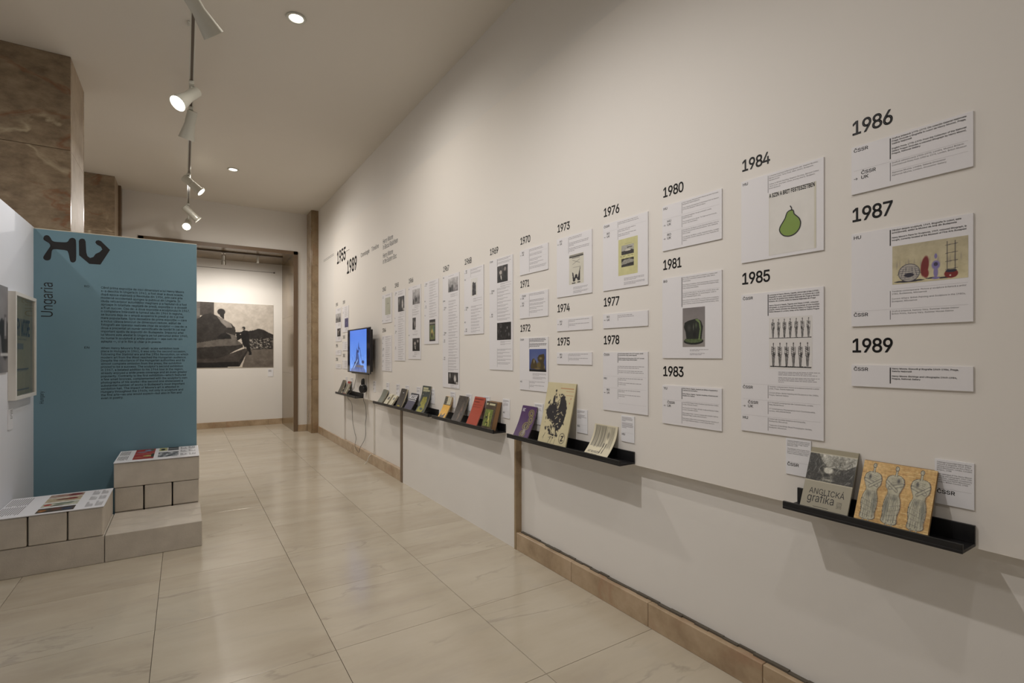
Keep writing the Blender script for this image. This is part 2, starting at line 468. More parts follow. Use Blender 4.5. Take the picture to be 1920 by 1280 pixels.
TA, TBY, TX0, TY0 = 0.7827, 0.7317, 0.6474, 1.9158
fl = struct(MB().box((-4.0, -4.0, -0.2), (WLX, YN, -0.02)), 'floor', M_JOINT, label='pale veined marble tile floor of the gallery')
xs = [-4.0] + [TX0 + TA * i for i in range(-5, 3) if -3.9 < TX0 + TA * i < 2.1] + [WLX]
ys = [-4.0] + [TY0 + TBY * j for j in range(-8, 14) if -3.9 < TY0 + TBY * j < YN - 0.05] + [YN]
g = 0.0012
pieces('tile', fl, [((xs[i] + g, ys[j] + g, -0.02), (xs[i + 1] - g, ys[j + 1] - g, 0.0)) for i in range(len(xs) - 1) for j in range(len(ys) - 1)], M_TILE, 0.0006)

struct(MB().box((-4.0, -4.0, CZ), (WX + 0.1, YB + 0.1, CZ + 0.1)), 'ceiling', M_CEIL, label='flat painted ceiling above the whole gallery')
wr = MB().box((WX, -4.0, 0.875), (2.45, YN, CZ + 0.1))
wr.box((WLX, -4.0, 0), (2.45, 3.262, 0.875))
struct(MB().box((PX + 0.008, 3.286, 0), (2.45, 5.69, 0.875)), 'wall_bay', M_WALL, label='flush white middle bay of the lower right wall')
wr.box((WLX, 5.755, 0), (2.45, 8.34, 0.875)).box((WX, 8.34, 0), (2.45, YN, 0.875))
wr2 = MB().box((WLX, -4.0, 0), (2.45, 3.262, 0.875))
struct(wr, 'wall_right', M_WALL, label='white wall on the right carrying the timeline panel')
OX0, OX1, OZ = -0.58, 1.79, 3.45
wb = MB().box((-4.0, YB, 0), (OX0 - .07, YB + 0.1, CZ)).box((OX1 + .07, YB, 0), (WX, YB + 0.1, CZ)).box((OX0 - .07, YB, OZ + .06), (OX1 + .07, YB + 0.1, CZ))
struct(wb, 'wall_back', M_WALL, label='white end wall around the marble-lined opening')
struct(MB().box((OX0 - 1.2, YN, 0), (WX, YN + 0.1, CZ)), 'wall_niche', M_WALL, label='white wall beyond the opening with the large photograph')
struct(MB().box((-4.1, -4.0, 0), (-4.0, YN, CZ + 0.1)), 'wall_left', M_WALL)
struct(MB().box((-4.1, -4.1, 0), (2.45, -4.0, CZ + 0.1)), 'wall_front', M_WALL)
struct(MB().box((OX0 - 1.3, YB + 0.1, 0), (OX0 - 1.2, YN, CZ)).box((OX0 - 1.2, YB + .1, OZ + .06), (OX1 + .02, YN, OZ + .16)), 'wall_recess', M_WALL)

# marble lining of the opening: front casing, deep reveal slabs, soffit slabs
t1 = struct(MB().box((OX1, YB - 0.025, 0), (OX1 + 0.075, YB + 0.02, OZ + 0.06)).box((OX0 - 0.075, YB - 0.025, 0), (OX0, YB + 0.02, OZ + 0.06)).box((OX0 - .075, YB - 0.025, OZ), (OX1 + 0.075, YB + 0.02, OZ + 0.065)),
       'trim_1', M_EDGE, label='narrow marble casing around the opening in the end wall')
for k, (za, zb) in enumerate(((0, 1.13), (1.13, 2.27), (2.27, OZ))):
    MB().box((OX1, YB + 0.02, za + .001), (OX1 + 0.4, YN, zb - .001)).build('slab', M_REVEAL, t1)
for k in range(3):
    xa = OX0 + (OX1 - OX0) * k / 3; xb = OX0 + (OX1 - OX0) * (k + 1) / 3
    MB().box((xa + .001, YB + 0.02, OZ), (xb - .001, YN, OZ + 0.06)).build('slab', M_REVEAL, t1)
# corner pilaster (right) of stacked marble slabs
t2 = struct(MB().box((2.05, 10.24, 0), (WX, YB, CZ)), 'trim_2', M_EDGE, label='marble pilaster in the far right corner')
for za, zb in ((0, 1.02), (1.02, 2.12), (2.12, 3.2), (3.2, CZ)):
    MB().box((2.035, 10.22, za + .001), (2.05, YB, zb - .001)).build('slab', M_BEIGE, t2, bevel=0.001)
    MB().box((2.0505, 10.205, za + .001), (WX, 10.22, zb - .001)).build('slab', M_BEIGE, t2, bevel=0.001)
t3 = struct(MB().box((-0.905, YB - 0.2, 0), (-0.87, YB, CZ)), 'trim_3', M_EDGE, label='dark marble strip beside the far column')
# casings that break the lower right wall into bays
t4 = struct(MB().box((PX + 0.001, 3.262, 0), (WLX, 3.286, 0.875)), 'trim_4', M_BEIGE, label='upright marble strip between the middle and near wall bays')
t5 = struct(MB().box((PX + 0.001, 5.69, 0), (WLX, 5.755, 0.875)), 'trim_5', M_EDGE, label='upright marble strip between the far and middle wall bays')
def base(name, label, segs, m=M_BASE):
    o = struct(MB().box(*segs[0]), name, m, label=label, bevel=0.002)
    for a, b in segs[1:]: MB().box(a, b).build('slab', m, o, bevel=0.002)
    return o
def ysegs(x0, x1, y0, y1, h, step, g=0.0012):
    r = []; y = y1
    while y > y0 + 0.01:
        ya = max(y0, y - step); r.append(((x0, ya + g, 0.0), (x1, y - g, h))); y = ya
    return r
def xsegs(x0, x1, ya, yb, h, step, g=0.0012):
    r = []; x = x0
    while x < x1 - 0.01:
        xb = min(x1, x + step); r.append(((x + g, ya, 0), (xb - g, yb, h))); x = xb
    return r
base('baseboard_right', 'tan marble baseboard under the near bay of the right wall', ysegs(2.146, WLX, -4.0, 3.262, 0.132, 0.66))
base('baseboard_far', 'tan marble baseboard under the far bay of the right wall', ysegs(2.15, WLX, 5.755, 10.2, 0.135, 0.9))
base('baseboard_back', 'marble baseboard on the white strip of the end wall', xsegs(OX1 + .076, 2.034, YB - 0.03, YB, 0.125, 0.9))
base('baseboard_niche', 'reddish marble baseboard under the large photograph', xsegs(OX0 - 1.1, OX1, YN - 0.02, YN, 0.12, 0.8))
# rough mortar line on top of the near baseboard
rm = MB(); random.seed(5)
for k in range(60):
    y = -1.5 + k * 0.079; rm.box((2.178 + random.uniform(-.006, .006), y, 0.132), (WLX, y + 0.079, 0.137 + random.uniform(0, .005)))
tag(rm.build('mortar_bead', M_JOINT), 'rough mortar bead along the top of the near baseboard', 'mortar', kind='structure')

# marble columns, left
def column(x0, x1, y0, y1, seams, label):
    c = tag(empty('column', loc=(x1, y0, 0)), label, 'column')
    z = 0
    inv = Matrix.Translation((-x1, -y0, 0))
    for zb in seams:
        o = MB().box((x0 - x1, 0, z + .0015), (0, 0.03, zb - .0015)).build('slab', M_BROWN, c, bevel=0.002)
        o2 = MB().box((-0.03, 0.032, z + .0015), (0, y1 - y0 - .032, zb - .0015)).build('slab', M_SIDE, c, bevel=0.002)
        o3 = MB().box((x0 - x1, y1 - y0 - .03, z + .0015), (0, y1 - y0, zb - .0015)).build('slab', M_BROWN, c, bevel=0.002)
        z = zb
    MB().box((x0 - x1 + .005, .02, 0), (-.004, y1 - y0 - .02, CZ)).build('core', M_EDGE, c)
    return c
column(-1.75, -0.885, 6.17, 6.92, (1.13, 2.26, 3.39, CZ), 'large veined brown marble column rising behind the teal panel')
column(-1.55, -0.905, 9.93, 10.43, (1.13, 2.26, 3.39, CZ), 'second brown marble column further back near the end wall')

# white panel that carries the timeline
struct(MB().box((PX, -0.8, 0.875), (WX, 8.92, 3.55)), 'wall_panel', M_PANEL, label='long white panel on the right wall carrying the timeline', bevel=0.001)

# ------------------------------------------------------------ partitions on the left
tp = tag(empty('text_partition', loc=(0, YT, 0)), 'teal partition with the HU emblem and the Ungaria wall text', 'partition')
PW0, PW1, PH = -1.09, 0.103, 2.59
MB().box((PW0, 0.0025, 0), (PW1, 0.06, PH)).build('board', M_FRAMEW, tp)
MB().box((PW0, 0, 0), (PW1 - 0.001, 0.0024, PH - 0.004)).build('teal_facing', M_TEAL, tp)
MB().box((PW0, 0.001, PH), (PW1, 0.06, PH + 0.003)).build('top_edge', M_CREAM, tp)
S = lambda z=0.0: frame((1, 0, 0), (0, 0, 1), (0, -1, 0), (0, YT - 0.0006 - z, 0))
HL = [(-1.027, 2.512), (-1.02, 2.532), (-1.005, 2.54), (-0.991, 2.536), (-0.979, 2.518), (-0.971, 2.496), (-0.953, 2.487), (-0.879, 2.491), (-0.864, 2.501), (-0.855, 2.526), (-0.837, 2.538), (-0.819, 2.534), (-0.809, 2.516), (-0.808, 2.346), (-0.816, 2.325), (-0.831, 2.317), (-0.846, 2.322), (-0.852, 2.341), (-0.86, 2.395), (-0.87, 2.422), (-0.956, 2.424), (-0.971, 2.411), (-0.976, 2.352), (-0.982, 2.328), (-1.0, 2.318), (-1.017, 2.321), (-1.028, 2.335), (-1.026, 2.354), (-1.0, 2.407), (-0.98, 2.448), (-0.988, 2.471), (-1.014, 2.487), (-1.026, 2.497)]
UL = [(-0.791, 2.514), (-0.783, 2.532), (-0.767, 2.539), (-0.752, 2.535), (-0.744, 2.516), (-0.739, 2.417), (-0.731, 2.385), (-0.712, 2.371), (-0.69, 2.382), (-0.675, 2.411), (-0.646, 2.431), (-0.627, 2.457), (-0.637, 2.48), (-0.665, 2.497), (-0.676, 2.513), (-0.672, 2.53), (-0.656, 2.538), (-0.637, 2.533), (-0.571, 2.459), (-0.64, 2.318), (-0.718, 2.317), (-0.789, 2.387)]
def smooth(P, it=2):
    for _ in range(it):
        Q = []
        for i, p in enumerate(P):
            q = P[(i + 1) % len(P)]
            Q += [(p[0] * .8 + q[0] * .2, p[1] * .8 + q[1] * .2), (p[0] * .2 + q[0] * .8, p[1] * .2 + q[1] * .8)]
        P = Q
    return P
tag(MB().ngon(smooth(HL, 1)).ngon(UL).build('emblem', M_VINYL, tp, S()), 'black HU emblem')
RO = ["Când prima expoziție de mici dimensiuni a lui Henry Moore", "s-a deschis în Ungaria în 1961, a fost doar a doua ocazie,", "după epoca stalinistă și Revoluția din 1956, prin care arta",
 "modernă occidentală ajungea la publicul din Ungaria. În", "ciuda reticențelor autorităților maghiare și a faptului că a fost", "aproape în totalitate neglijată de presă, expoziția s-a dovedit",
 "a fi un succes. Cea de-a doua expoziție a sculptorului în 1967,", "o completare întârziată la turneul său din 1966 în regiune,", "se bucura deja de o amplă acoperire în presă și de o și mai",
 "mare popularitate. Spre deosebire de prima expoziție — care", "a inclus câteva bronzuri de dimensiuni reduse, alături de", "fotografii ale operelor realizate chiar de sculptor — cea de-a",
 "doua a prezentat un număr semnificativ de lucrări în cel mai", "important spațiu de expoziții din Budapesta. Impactul artei", "lui Moore este atestat în Ungaria pe tot parcursul anilor 1960,",
 "nu numai în sculptură și artele plastice — așa cum ne-am", "aștepta —, ci și în film și chiar și în poezie."]
EN = ["When Henry Moore’s first, small-scale exhibition took", "place in Hungary in 1961, it was only the second occasion,", "following the Stalinist era and the 1956 Revolution, on which",
 "modern art from the West reached the Hungarian audience.", "Despite the reluctance of the Hungarian authorities and its", "almost complete omission from the press, the exhibition",
 "proved to be a success. The sculptor’s second exhibition", "in 1967, a belated addition to his 1966 tour in the region,", "already enjoyed a wide press coverage and an even greater",
 "popularity. Contrarily to the first exhibition—which featured", "a few small bronzes, complemented with the sculptor’s own", "photographs of his works—the second one showcased a",
 "substantial number of works in Budapest’s most important", "exhibition hall. The impact of Moore’s art is attested in", "Hungary throughout the 1960s, not only in sculpture and",
 "the fine arts—as one would expect—but also in film and", "even in poetry."]
tx = MB()
def lines_x(body): return max(v[0] for v in glyphs(body, 0.012)[0])
kx = 0.680 / max(lines_x(b) for b in RO)
for k, b in enumerate(RO): tx.text(b, -0.636, 2.101 - k * 0.0306, 0.0285, width=lines_x(b) * kx, bold=0.012)
kx2 = 0.668 / max(lines_x(b) for b in EN)
for k, b in enumerate(EN): tx.text(b, -0.636, 1.551 - k * 0.0285, 0.0275, width=lines_x(b) * kx2, bold=0.012)
tx.text('RO', -0.753, 2.105, 0.026, width=0.035, bold=.01).text('EN', -0.753, 1.555, 0.026, width=0.035, bold=.01)
tx.build('wall_text', M_TEALINK, tp, S())
tag(MB().text('Ungaria', -0.966, 1.83, 0.112, rot=math.pi / 2, width=0.297, bold=0.0, res=3).build('title_text', M_VINYL, tp, S()), 'black vertical title Ungaria')
MB().text('Hungary', -1.025, 1.075, 0.040, rot=math.pi / 2, width=0.108, res=2).build('subtitle_text', M_TEALINK, tp, S())

wp = tag(MB().box((XP - 0.06, 1.2, 0), (XP, YT + 0.06, 2.60)).build('white_partition', M_PART, bevel=0.001), 'white partition at the left edge carrying the framed poster', 'partition')

# framed poster
fr = tag(empty('framed_poster', east_frame(5.14, 1.16, XP)), 'deep white box frame with a poster in tall blue letters', 'picture frame')
FW, FH, FD = 0.62, 0.81, 0.045
t = 0.028
MB().box((0, 0, 0.0005), (t, FH, FD)).box((FW - t, 0, 0.0005), (FW, FH, FD)).box((t, 0, 0.0005), (FW - t, t, FD)).box((t, FH - t, 0.0005), (FW - t, FH, FD)).build('frame', M_FRAMEW, fr, fr.matrix_world, bevel=0.001)
F2 = lambda z: east_frame(5.14, 1.16, XP + z)
po = Img(60, 80, (188, 184, 160)).noise(14, 6)
po.rect(0.3, .47, .62, .54, (128, 140, 156)).rect(.06, .955, .94, .965, (90, 110, 140)).rect(.1, .74, .9, .745, (60, 80, 120))
pob = po.build('poster_sheet', t, FH - t, FW - t, t, 0.012, fr, fr.matrix_world)
pt = MB().text('HENRY MOORE', t + .01, 0.49, 0.185, 0.0135, width=0.52, bold=0.03, res=2)
pt.text('EGY ANGOL SZOBRÁSZ', .16, .455, 0.017, .0135, width=.30)
pt.text('BUDAPEST', .05, .21, .022, .0135, width=.12, bold=.02).text('MŰCSARNOK 1967', .19, .21, .02, .0135, width=.3)
tag(pt.build('poster_lettering', mat('blue_print', srgb(62, 84, 128), 0.5), fr, fr.matrix_world), 'blue condensed lettering')['kind'] = 'stuff'
MB().rect(t - .001, t - .001, FW - t + .001, FH - t + .001, 0.035).build('glass_pane', gl, fr, fr.matrix_world)

ph = Img(70, 60, (150, 148, 150)).grad((140, 138, 140), (112, 110, 112)).noise(20, 5)
ph.ell(.93, .62, .12, .25, (28, 28, 30)).ell(.84, .5, .07, .12, (25, 25, 28)).rect(.80, .78, 1, .82, (190, 190, 190)).rect(.9, .33, .97, .62, (90, 88, 90)).rect(.915, .36, .955, .58, (140, 138, 140)).ell(.4, .6, .25, .3, (45, 44, 46))
fp = tag(MB().box((4.25, 1.372, XP + .0005), (5.105, 1.99, XP + 0.008)).map(lambda a, b, c: (c, a, b)).build('mounted_photograph', M_FRAMEW), 'black and white photograph of sculpture cut off by the left edge', 'photograph')
ph.build('photo_print', 4.25, 1.99, 5.105, 1.372, 0, fp, frame((0, 1, 0), (0, 0, 1), (1, 0, 0), (XP + 0.0085, 0, 0)))
cp = tag(MB().box((XP + .0005, 5.13, 0.945), (XP + 0.006, 5.25, 1.095)).build('caption_label', M_PAPER), 'small white caption label under the framed poster', 'label')
c2 = MB()
for k in range(6): c2.rect(0.05, 0.142 - k * .012, 0.05 + (.06, .055, .06, .03, .05, .055)[k], 0.138 - k * .012)
c2.build('caption_text', M_INK2, cp, east_frame(5.13, 0.945, XP + .0066))

# ------------------------------------------------------------ concrete block plinths
def plinth(label, loc, blocks):
    r = tag(empty('block_plinth', loc=loc), label, 'plinth')
    for a, b in blocks:
        o = MB().box((0, 0, 0), tuple(b[i] - a[i] for i in range(3))).build('block', M_BLOCK, r, bevel=0.006 if b[1] - a[1] > 0.3 and b[0] - a[0] < .3 else 0.004)
        o.location = a
    return r
gp = 0.005
B = []
for k in range(3): B.append(((-0.482, 4.667 + k * .203 + gp / 2, 0), (0.117, 4.667 + (k + 1) * .203 - gp / 2, 0.196)))
B = [((a[0], a[1] + (0.0), a[2]), b) for a, b in B]
for k in range(3): B.append(((-0.487 + k * .2 + gp, 5.283, 0.0), (-0.487 + (k + 1) * .2 - gp, 5.86, 0.197)))
for k in range(3): B.append(((-0.487 + k * .2 + gp, 5.279, 0.2), (-0.487 + (k + 1) * .2 - gp, 5.86, 0.397)))
B.append(((-0.487, 5.277, 0.401), (0.111, 5.476, 0.6))); B.append(((-0.487, 5.479, 0.401), (0.111, 5.676, 0.6))); B.append(((-0.487, 5.679, 0.401), (0.111, 5.87, 0.6)))
plinth('stepped plinth of pale concrete blocks on the right, two tiers higher than its base', (0, 0, 0), B)
A = []
for k in range(3): A.append(((-1.085, 4.669 + k * .2, 0), (-0.486, 4.669 + (k + 1) * .2 - gp, 0.196)))
for k, (xa, xb) in enumerate(((-1.085, -0.898), (-0.889, -0.691), (-0.683, -0.491))): A.append(((xa, 4.667, 0.2), (xb, 5.262, 0.401)))
plinth('low plinth of pale concrete blocks at the left edge', (0, 0, 0), A)
tag(MB().box((-1.078, 4.675, 0.4012), (-0.494, 5.25, 0.4042)).build('underlay_sheet', M_GAP), 'thin black underlay sheet on the low left plinth', 'sheet')
tag(MB().box((-0.482, 5.285, 0.6002), (0.107, 5.86, 0.6042)).build('underlay_sheet', M_GAP), 'thin black underlay sheet on the taller plinth', 'sheet')

bdA = tag(MB().box((-1.086, 4.664, 0.4046), (-0.487, 5.256, 0.4096)).build('caption_board', M_PAPER), 'white information board lying on the low left block plinth', 'board')
ba = Img(54, 96, (176, 160, 136)).noise(18, 7)
ba.rect(0, 0, 1, .02, (240, 240, 244))
for (x0, x1, c) in ((0, .21, (168, 150, 138)), (.27, .50, (182, 166, 132)), (.54, .74, (190, 186, 168)), (.78, 1, (96, 80, 56))):
    pass
ba.a[:] = (236, 236, 240)
# strips run along x, stacked in depth
def strip(y0, y1, bg): ba.rect(0, y0, 1, y1, bg)
strip(0, .20, (168, 146, 130)); strip(.22, .47, (182, 168, 140)); strip(.50, .72, (186, 186, 168)); strip(.77, 1, (70, 58, 44))
ba.ell(.72, .09, .26, .07, (112, 40, 40)).ell(.4, .10, .25, .03, (150, 110, 100)).ell(.55, .33, .3, .04, (110, 60, 50)).ell(.75, .32, .16, .06, (130, 50, 45))
ba.ell(.16, .6, .12, .05, (170, 60, 50)).ell(.6, .58, .3, .05, (110, 120, 104)).ell(.45, .67, .2, .025, (60, 56, 50)).ell(.15, .9, .12, .06, (150, 96, 40)).ell(.5, .86, .15, .05, (110, 60, 45)).ell(.8, .9, .16, .06, (60, 66, 90))
ba.noise(30, 14)
ba.build('picture_strip', -0.862, 5.228, -0.659, 4.69, 0.4102, bdA)
tA = MB()
random.seed(3)
for k in range(10):
    x = -1.074 + k * .0127; tA.rect(x, 5.215 - random.uniform(.2, .235), x + .0042, 5.215); tA.rect(x, 4.96 - random.uniform(.2, .24), x + .0042, 4.96)
for c in range(2):
    for (y1, ln) in ((5.22, .14), (5.03, .12), (4.86, .15)):
        for k in range(6): x = -0.60 + c * .055 + k * .0072; tA.rect(x, y1 - ln, x + .003, y1 - ln * (random.uniform(0, .6) if k > 1 else 0))
tA.build('printed_text', M_INK2, bdA, up_frame(0, 0, 0.4102))['kind'] = 'stuff'
bdB = tag(MB().box((-0.489, 5.272, 0.6046), (0.112, 5.872, 0.6096)).build('caption_board', M_PAPER), 'white information board with red pictures on the taller block plinth', 'board')
bb = Img(50, 96, (158, 42, 34))
bb.rect(0, .47, 1, .49, (200, 150, 140)).ell(.7, .16, .26, .09, (110, 140, 170)).ell(.35, .3, .28, .05, (120, 130, 150)).ell(.85, .12, .1, .1, (60, 90, 60)).ell(.7, .72, .25, .09, (170, 150, 90)).ell(.3, .82, .25, .04, (170, 110, 70)).ell(.93, .7, .08, .2, (50, 56, 40)).noise(22, 12)
bb.build('picture_strip', -0.371, 5.87, -0.225, 5.345, 0.6102, bdB)
b2 = Img(50, 96, (200, 200, 204)); b2.rect(0, 0, .42, .42, (186, 184, 130)).ell(.2, .2, .12, .1, (30, 28, 26)).rect(.46, 0, 1, .36, (60, 60, 62)).rect(.46, .12, 1, .22, (150, 150, 150)).rect(0, .36, 1, .5, (236, 236, 240)).rect(.44, 0, .46, .4, (236, 236, 240))
b2.rect(0, .5, 1, 1, (130, 132, 136)); b2.noise(150, 9, (b2.Y > .5).astype(float)).build('picture_strip', -0.195, 5.87, -0.044, 5.36, 0.6102, bdB)
tB = MB()
for k in range(7):
    x = -0.476 + k * .0105; tB.rect(x, 5.82 - random.uniform(.18, .22), x + .0045, 5.82); tB.rect(x, 5.56 - random.uniform(.16, .2), x + .0045, 5.56)
for c in range(2):
    for (y1, ln) in ((5.84, .13), (5.66, .12), (5.48, .12)):
        for k in range(7): x = -0.028 + c * .064 + k * .0075; tB.rect(x, y1 - ln, x + .003, y1 - ln * (random.uniform(.1, .7) if k > 1 else 0))
tB.build('printed_text', M_INK2, bdB, up_frame(0, 0, 0.6102))['kind'] = 'stuff'

# ------------------------------------------------------------ large photograph beyond the opening
N = lambda z: frame((1, 0, 0), (0, 0, 1), (0, -1, 0), (0, YN - z, 0))
PX0, PX1, PZ1, PZ0 = -0.55, 1.612, 2.568, 1.237
bp = tag(MB().box((PX0, YN - 0.012, PZ0), (PX1, YN - .0005, PZ1)).build('mural_photograph', M_FRAMEW), 'large black and white photograph of a man beside a reclining stone form', 'photograph')
im = Img(240, 148, (178, 168, 158))
im.grad((184, 176, 166), (205, 196, 184))
def q(x, y): # zoom-crop coordinates of the visible part -> 0..1 of the whole print
    wx = 0.221 + (x - 90) / 1255.0 * 1.391
    return ((wx - PX0) / (PX1 - PX0), (y - 90 - (x - 90) * 0.018) / 1085.0)
Q = lambda L: [q(*p) for p in L]
im.rect(0, 0, q(135, 0)[0], .4, (92, 86, 82)).poly(Q([(135, 60), (350, 60), (350, 320), (135, 320)]), (66, 60, 56)).poly(Q([(-700, 180), (135, 200), (135, 330), (-700, 330)]), (110, 104, 98))
im.poly(Q([(880, 580), (1000, 560), (1090, 530), (1180, 550), (1270, 600), (1360, 640), (1360, 900), (880, 900)]), (40, 36, 34))
reg = ((im.Y > q(0, 690)[1]) & (im.Y < q(0, 900)[1]) & (im.X > q(900, 0)[0])).astype(float)
im.rs = np.random.RandomState(4)
for k in range(110):
    x, y = im.rs.uniform(925, 1340), im.rs.uniform(690, 885); L = im.rs.uniform(8, 30); a = im.rs.uniform(-.3, 1.2); c = im.rs.randint(60, 190)
    p, r = q(x, y), q(x + L * math.cos(a), y + L * math.sin(a)); im.line(p[0], p[1], r[0], r[1], .004, (c, c * .96, c * .9))
im.poly(Q([(780, 1300), (900, 890), (1360, 890), (1360, 1300)]), (104, 96, 88))
im.poly(Q([(-700, 1010), (100, 1010), (600, 960), (860, 870), (905, 890), (760, 1110), (-700, 1110)]), (62, 56, 52)).poly(Q([(-700, 1085), (750, 1100), (750, 1180), (-700, 1180)]), (20, 17, 17)).poly(Q([(750, 1100), (900, 890), (912, 912), (770, 1180), (750, 1180)]), (44, 40, 38))
im.poly(Q([(-700, 420), (-300, 380), (40, 400), (120, 360), (200, 300), (300, 280), (400, 320), (520, 385), (620, 440), (690, 510), (705, 580), (700, 660), (740, 740), (820, 800), (830, 850), (700, 905), (560, 985), (420, 1030), (100, 1040), (-700, 1040)]), (44, 40, 37))
im.poly(Q([(400, 330), (520, 385), (620, 440), (650, 520), (560, 520), (470, 430)]), (128, 122, 116)).poly(Q([(540, 600), (600, 620), (700, 650), (740, 740), (640, 720), (620, 650)]), (104, 98, 92))
im.poly(Q([(-700, 760), (100, 770), (430, 715), (620, 705), (740, 745), (820, 800), (700, 820), (400, 830), (100, 850), (-700, 860)]), (96, 90, 84)).poly(Q([(400, 680), (470, 620), (540, 600), (620, 650), (630, 705), (430, 712)]), (20, 18, 18))
e = q(470, 255); im.ell(e[0], e[1], .035, .052, (36, 32, 30)); im.poly(Q([(430, 280), (520, 290), (515, 380), (460, 340)]), (34, 30, 28))
im.poly(Q([(800, 590), (840, 560), (900, 565), (930, 640), (930, 840), (850, 850), (820, 800), (800, 700), (730, 740), (700, 590)]), (17, 15, 16)).poly(Q([(860, 830), (930, 830), (975, 960), (970, 985), (920, 985), (930, 950), (890, 870)]), (17, 15, 16))
e = q(838, 527); im.ell(e[0], e[1], .016, .029, (30, 27, 26)); e = q(822, 535); im.ell(e[0], e[1], .007, .016, (150, 138, 128)); e = q(785, 633); im.ell(e[0], e[1], .005, .008, (190, 180, 170))
e = q(862, 860); im.ell(e[0], e[1], .008, .014, (150, 142, 134)); im.noise(16, 26).noise(10, 60)
im.build('photo_print', PX0, PZ1, PX1, PZ0, 0, bp, N(0.0125))
cp = tag(MB().box((1.508, YN - 0.006, 1.03), (1.612, YN - .0005, 1.19)).build('caption_label', M_PAPER), 'small white caption label under the large mural photograph', 'label')
c2 = MB()
for k in range(5): c2.rect(1.518, 1.175 - k * .01, 1.58 - (k % 2) * .01, 1.171 - k * .01)
c2.build('caption_text', M_INK2, cp, N(.0066))
hr = tag(empty('hanging_rail', loc=(1.63, YN - 0.02, 3.265)), 'thin picture rail wire above the large photograph', 'rail')
MB().tube([(-2.1, 0, 0.012), (0, 0, 0)], 0.004, 6).build('wire', M_BRONZE, hr)
MB().box((-0.012, -0.006, -0.012), (0.012, 0.0195, 0.012)).build('bracket', M_BRONZE, hr)
MB().box((-2.11, -0.006, 0), (-2.09, 0.0195, 0.024)).build('bracket', M_BRONZE, hr)

# ------------------------------------------------------------ timeline panels
CT = 0.006          # board thickness
PITCH, Y0C = 0.4555, 0.922
CW = 0.355
def body_w(b, bold): return max([v[0] for v in glyphs(b, bold)[0]] or [0])

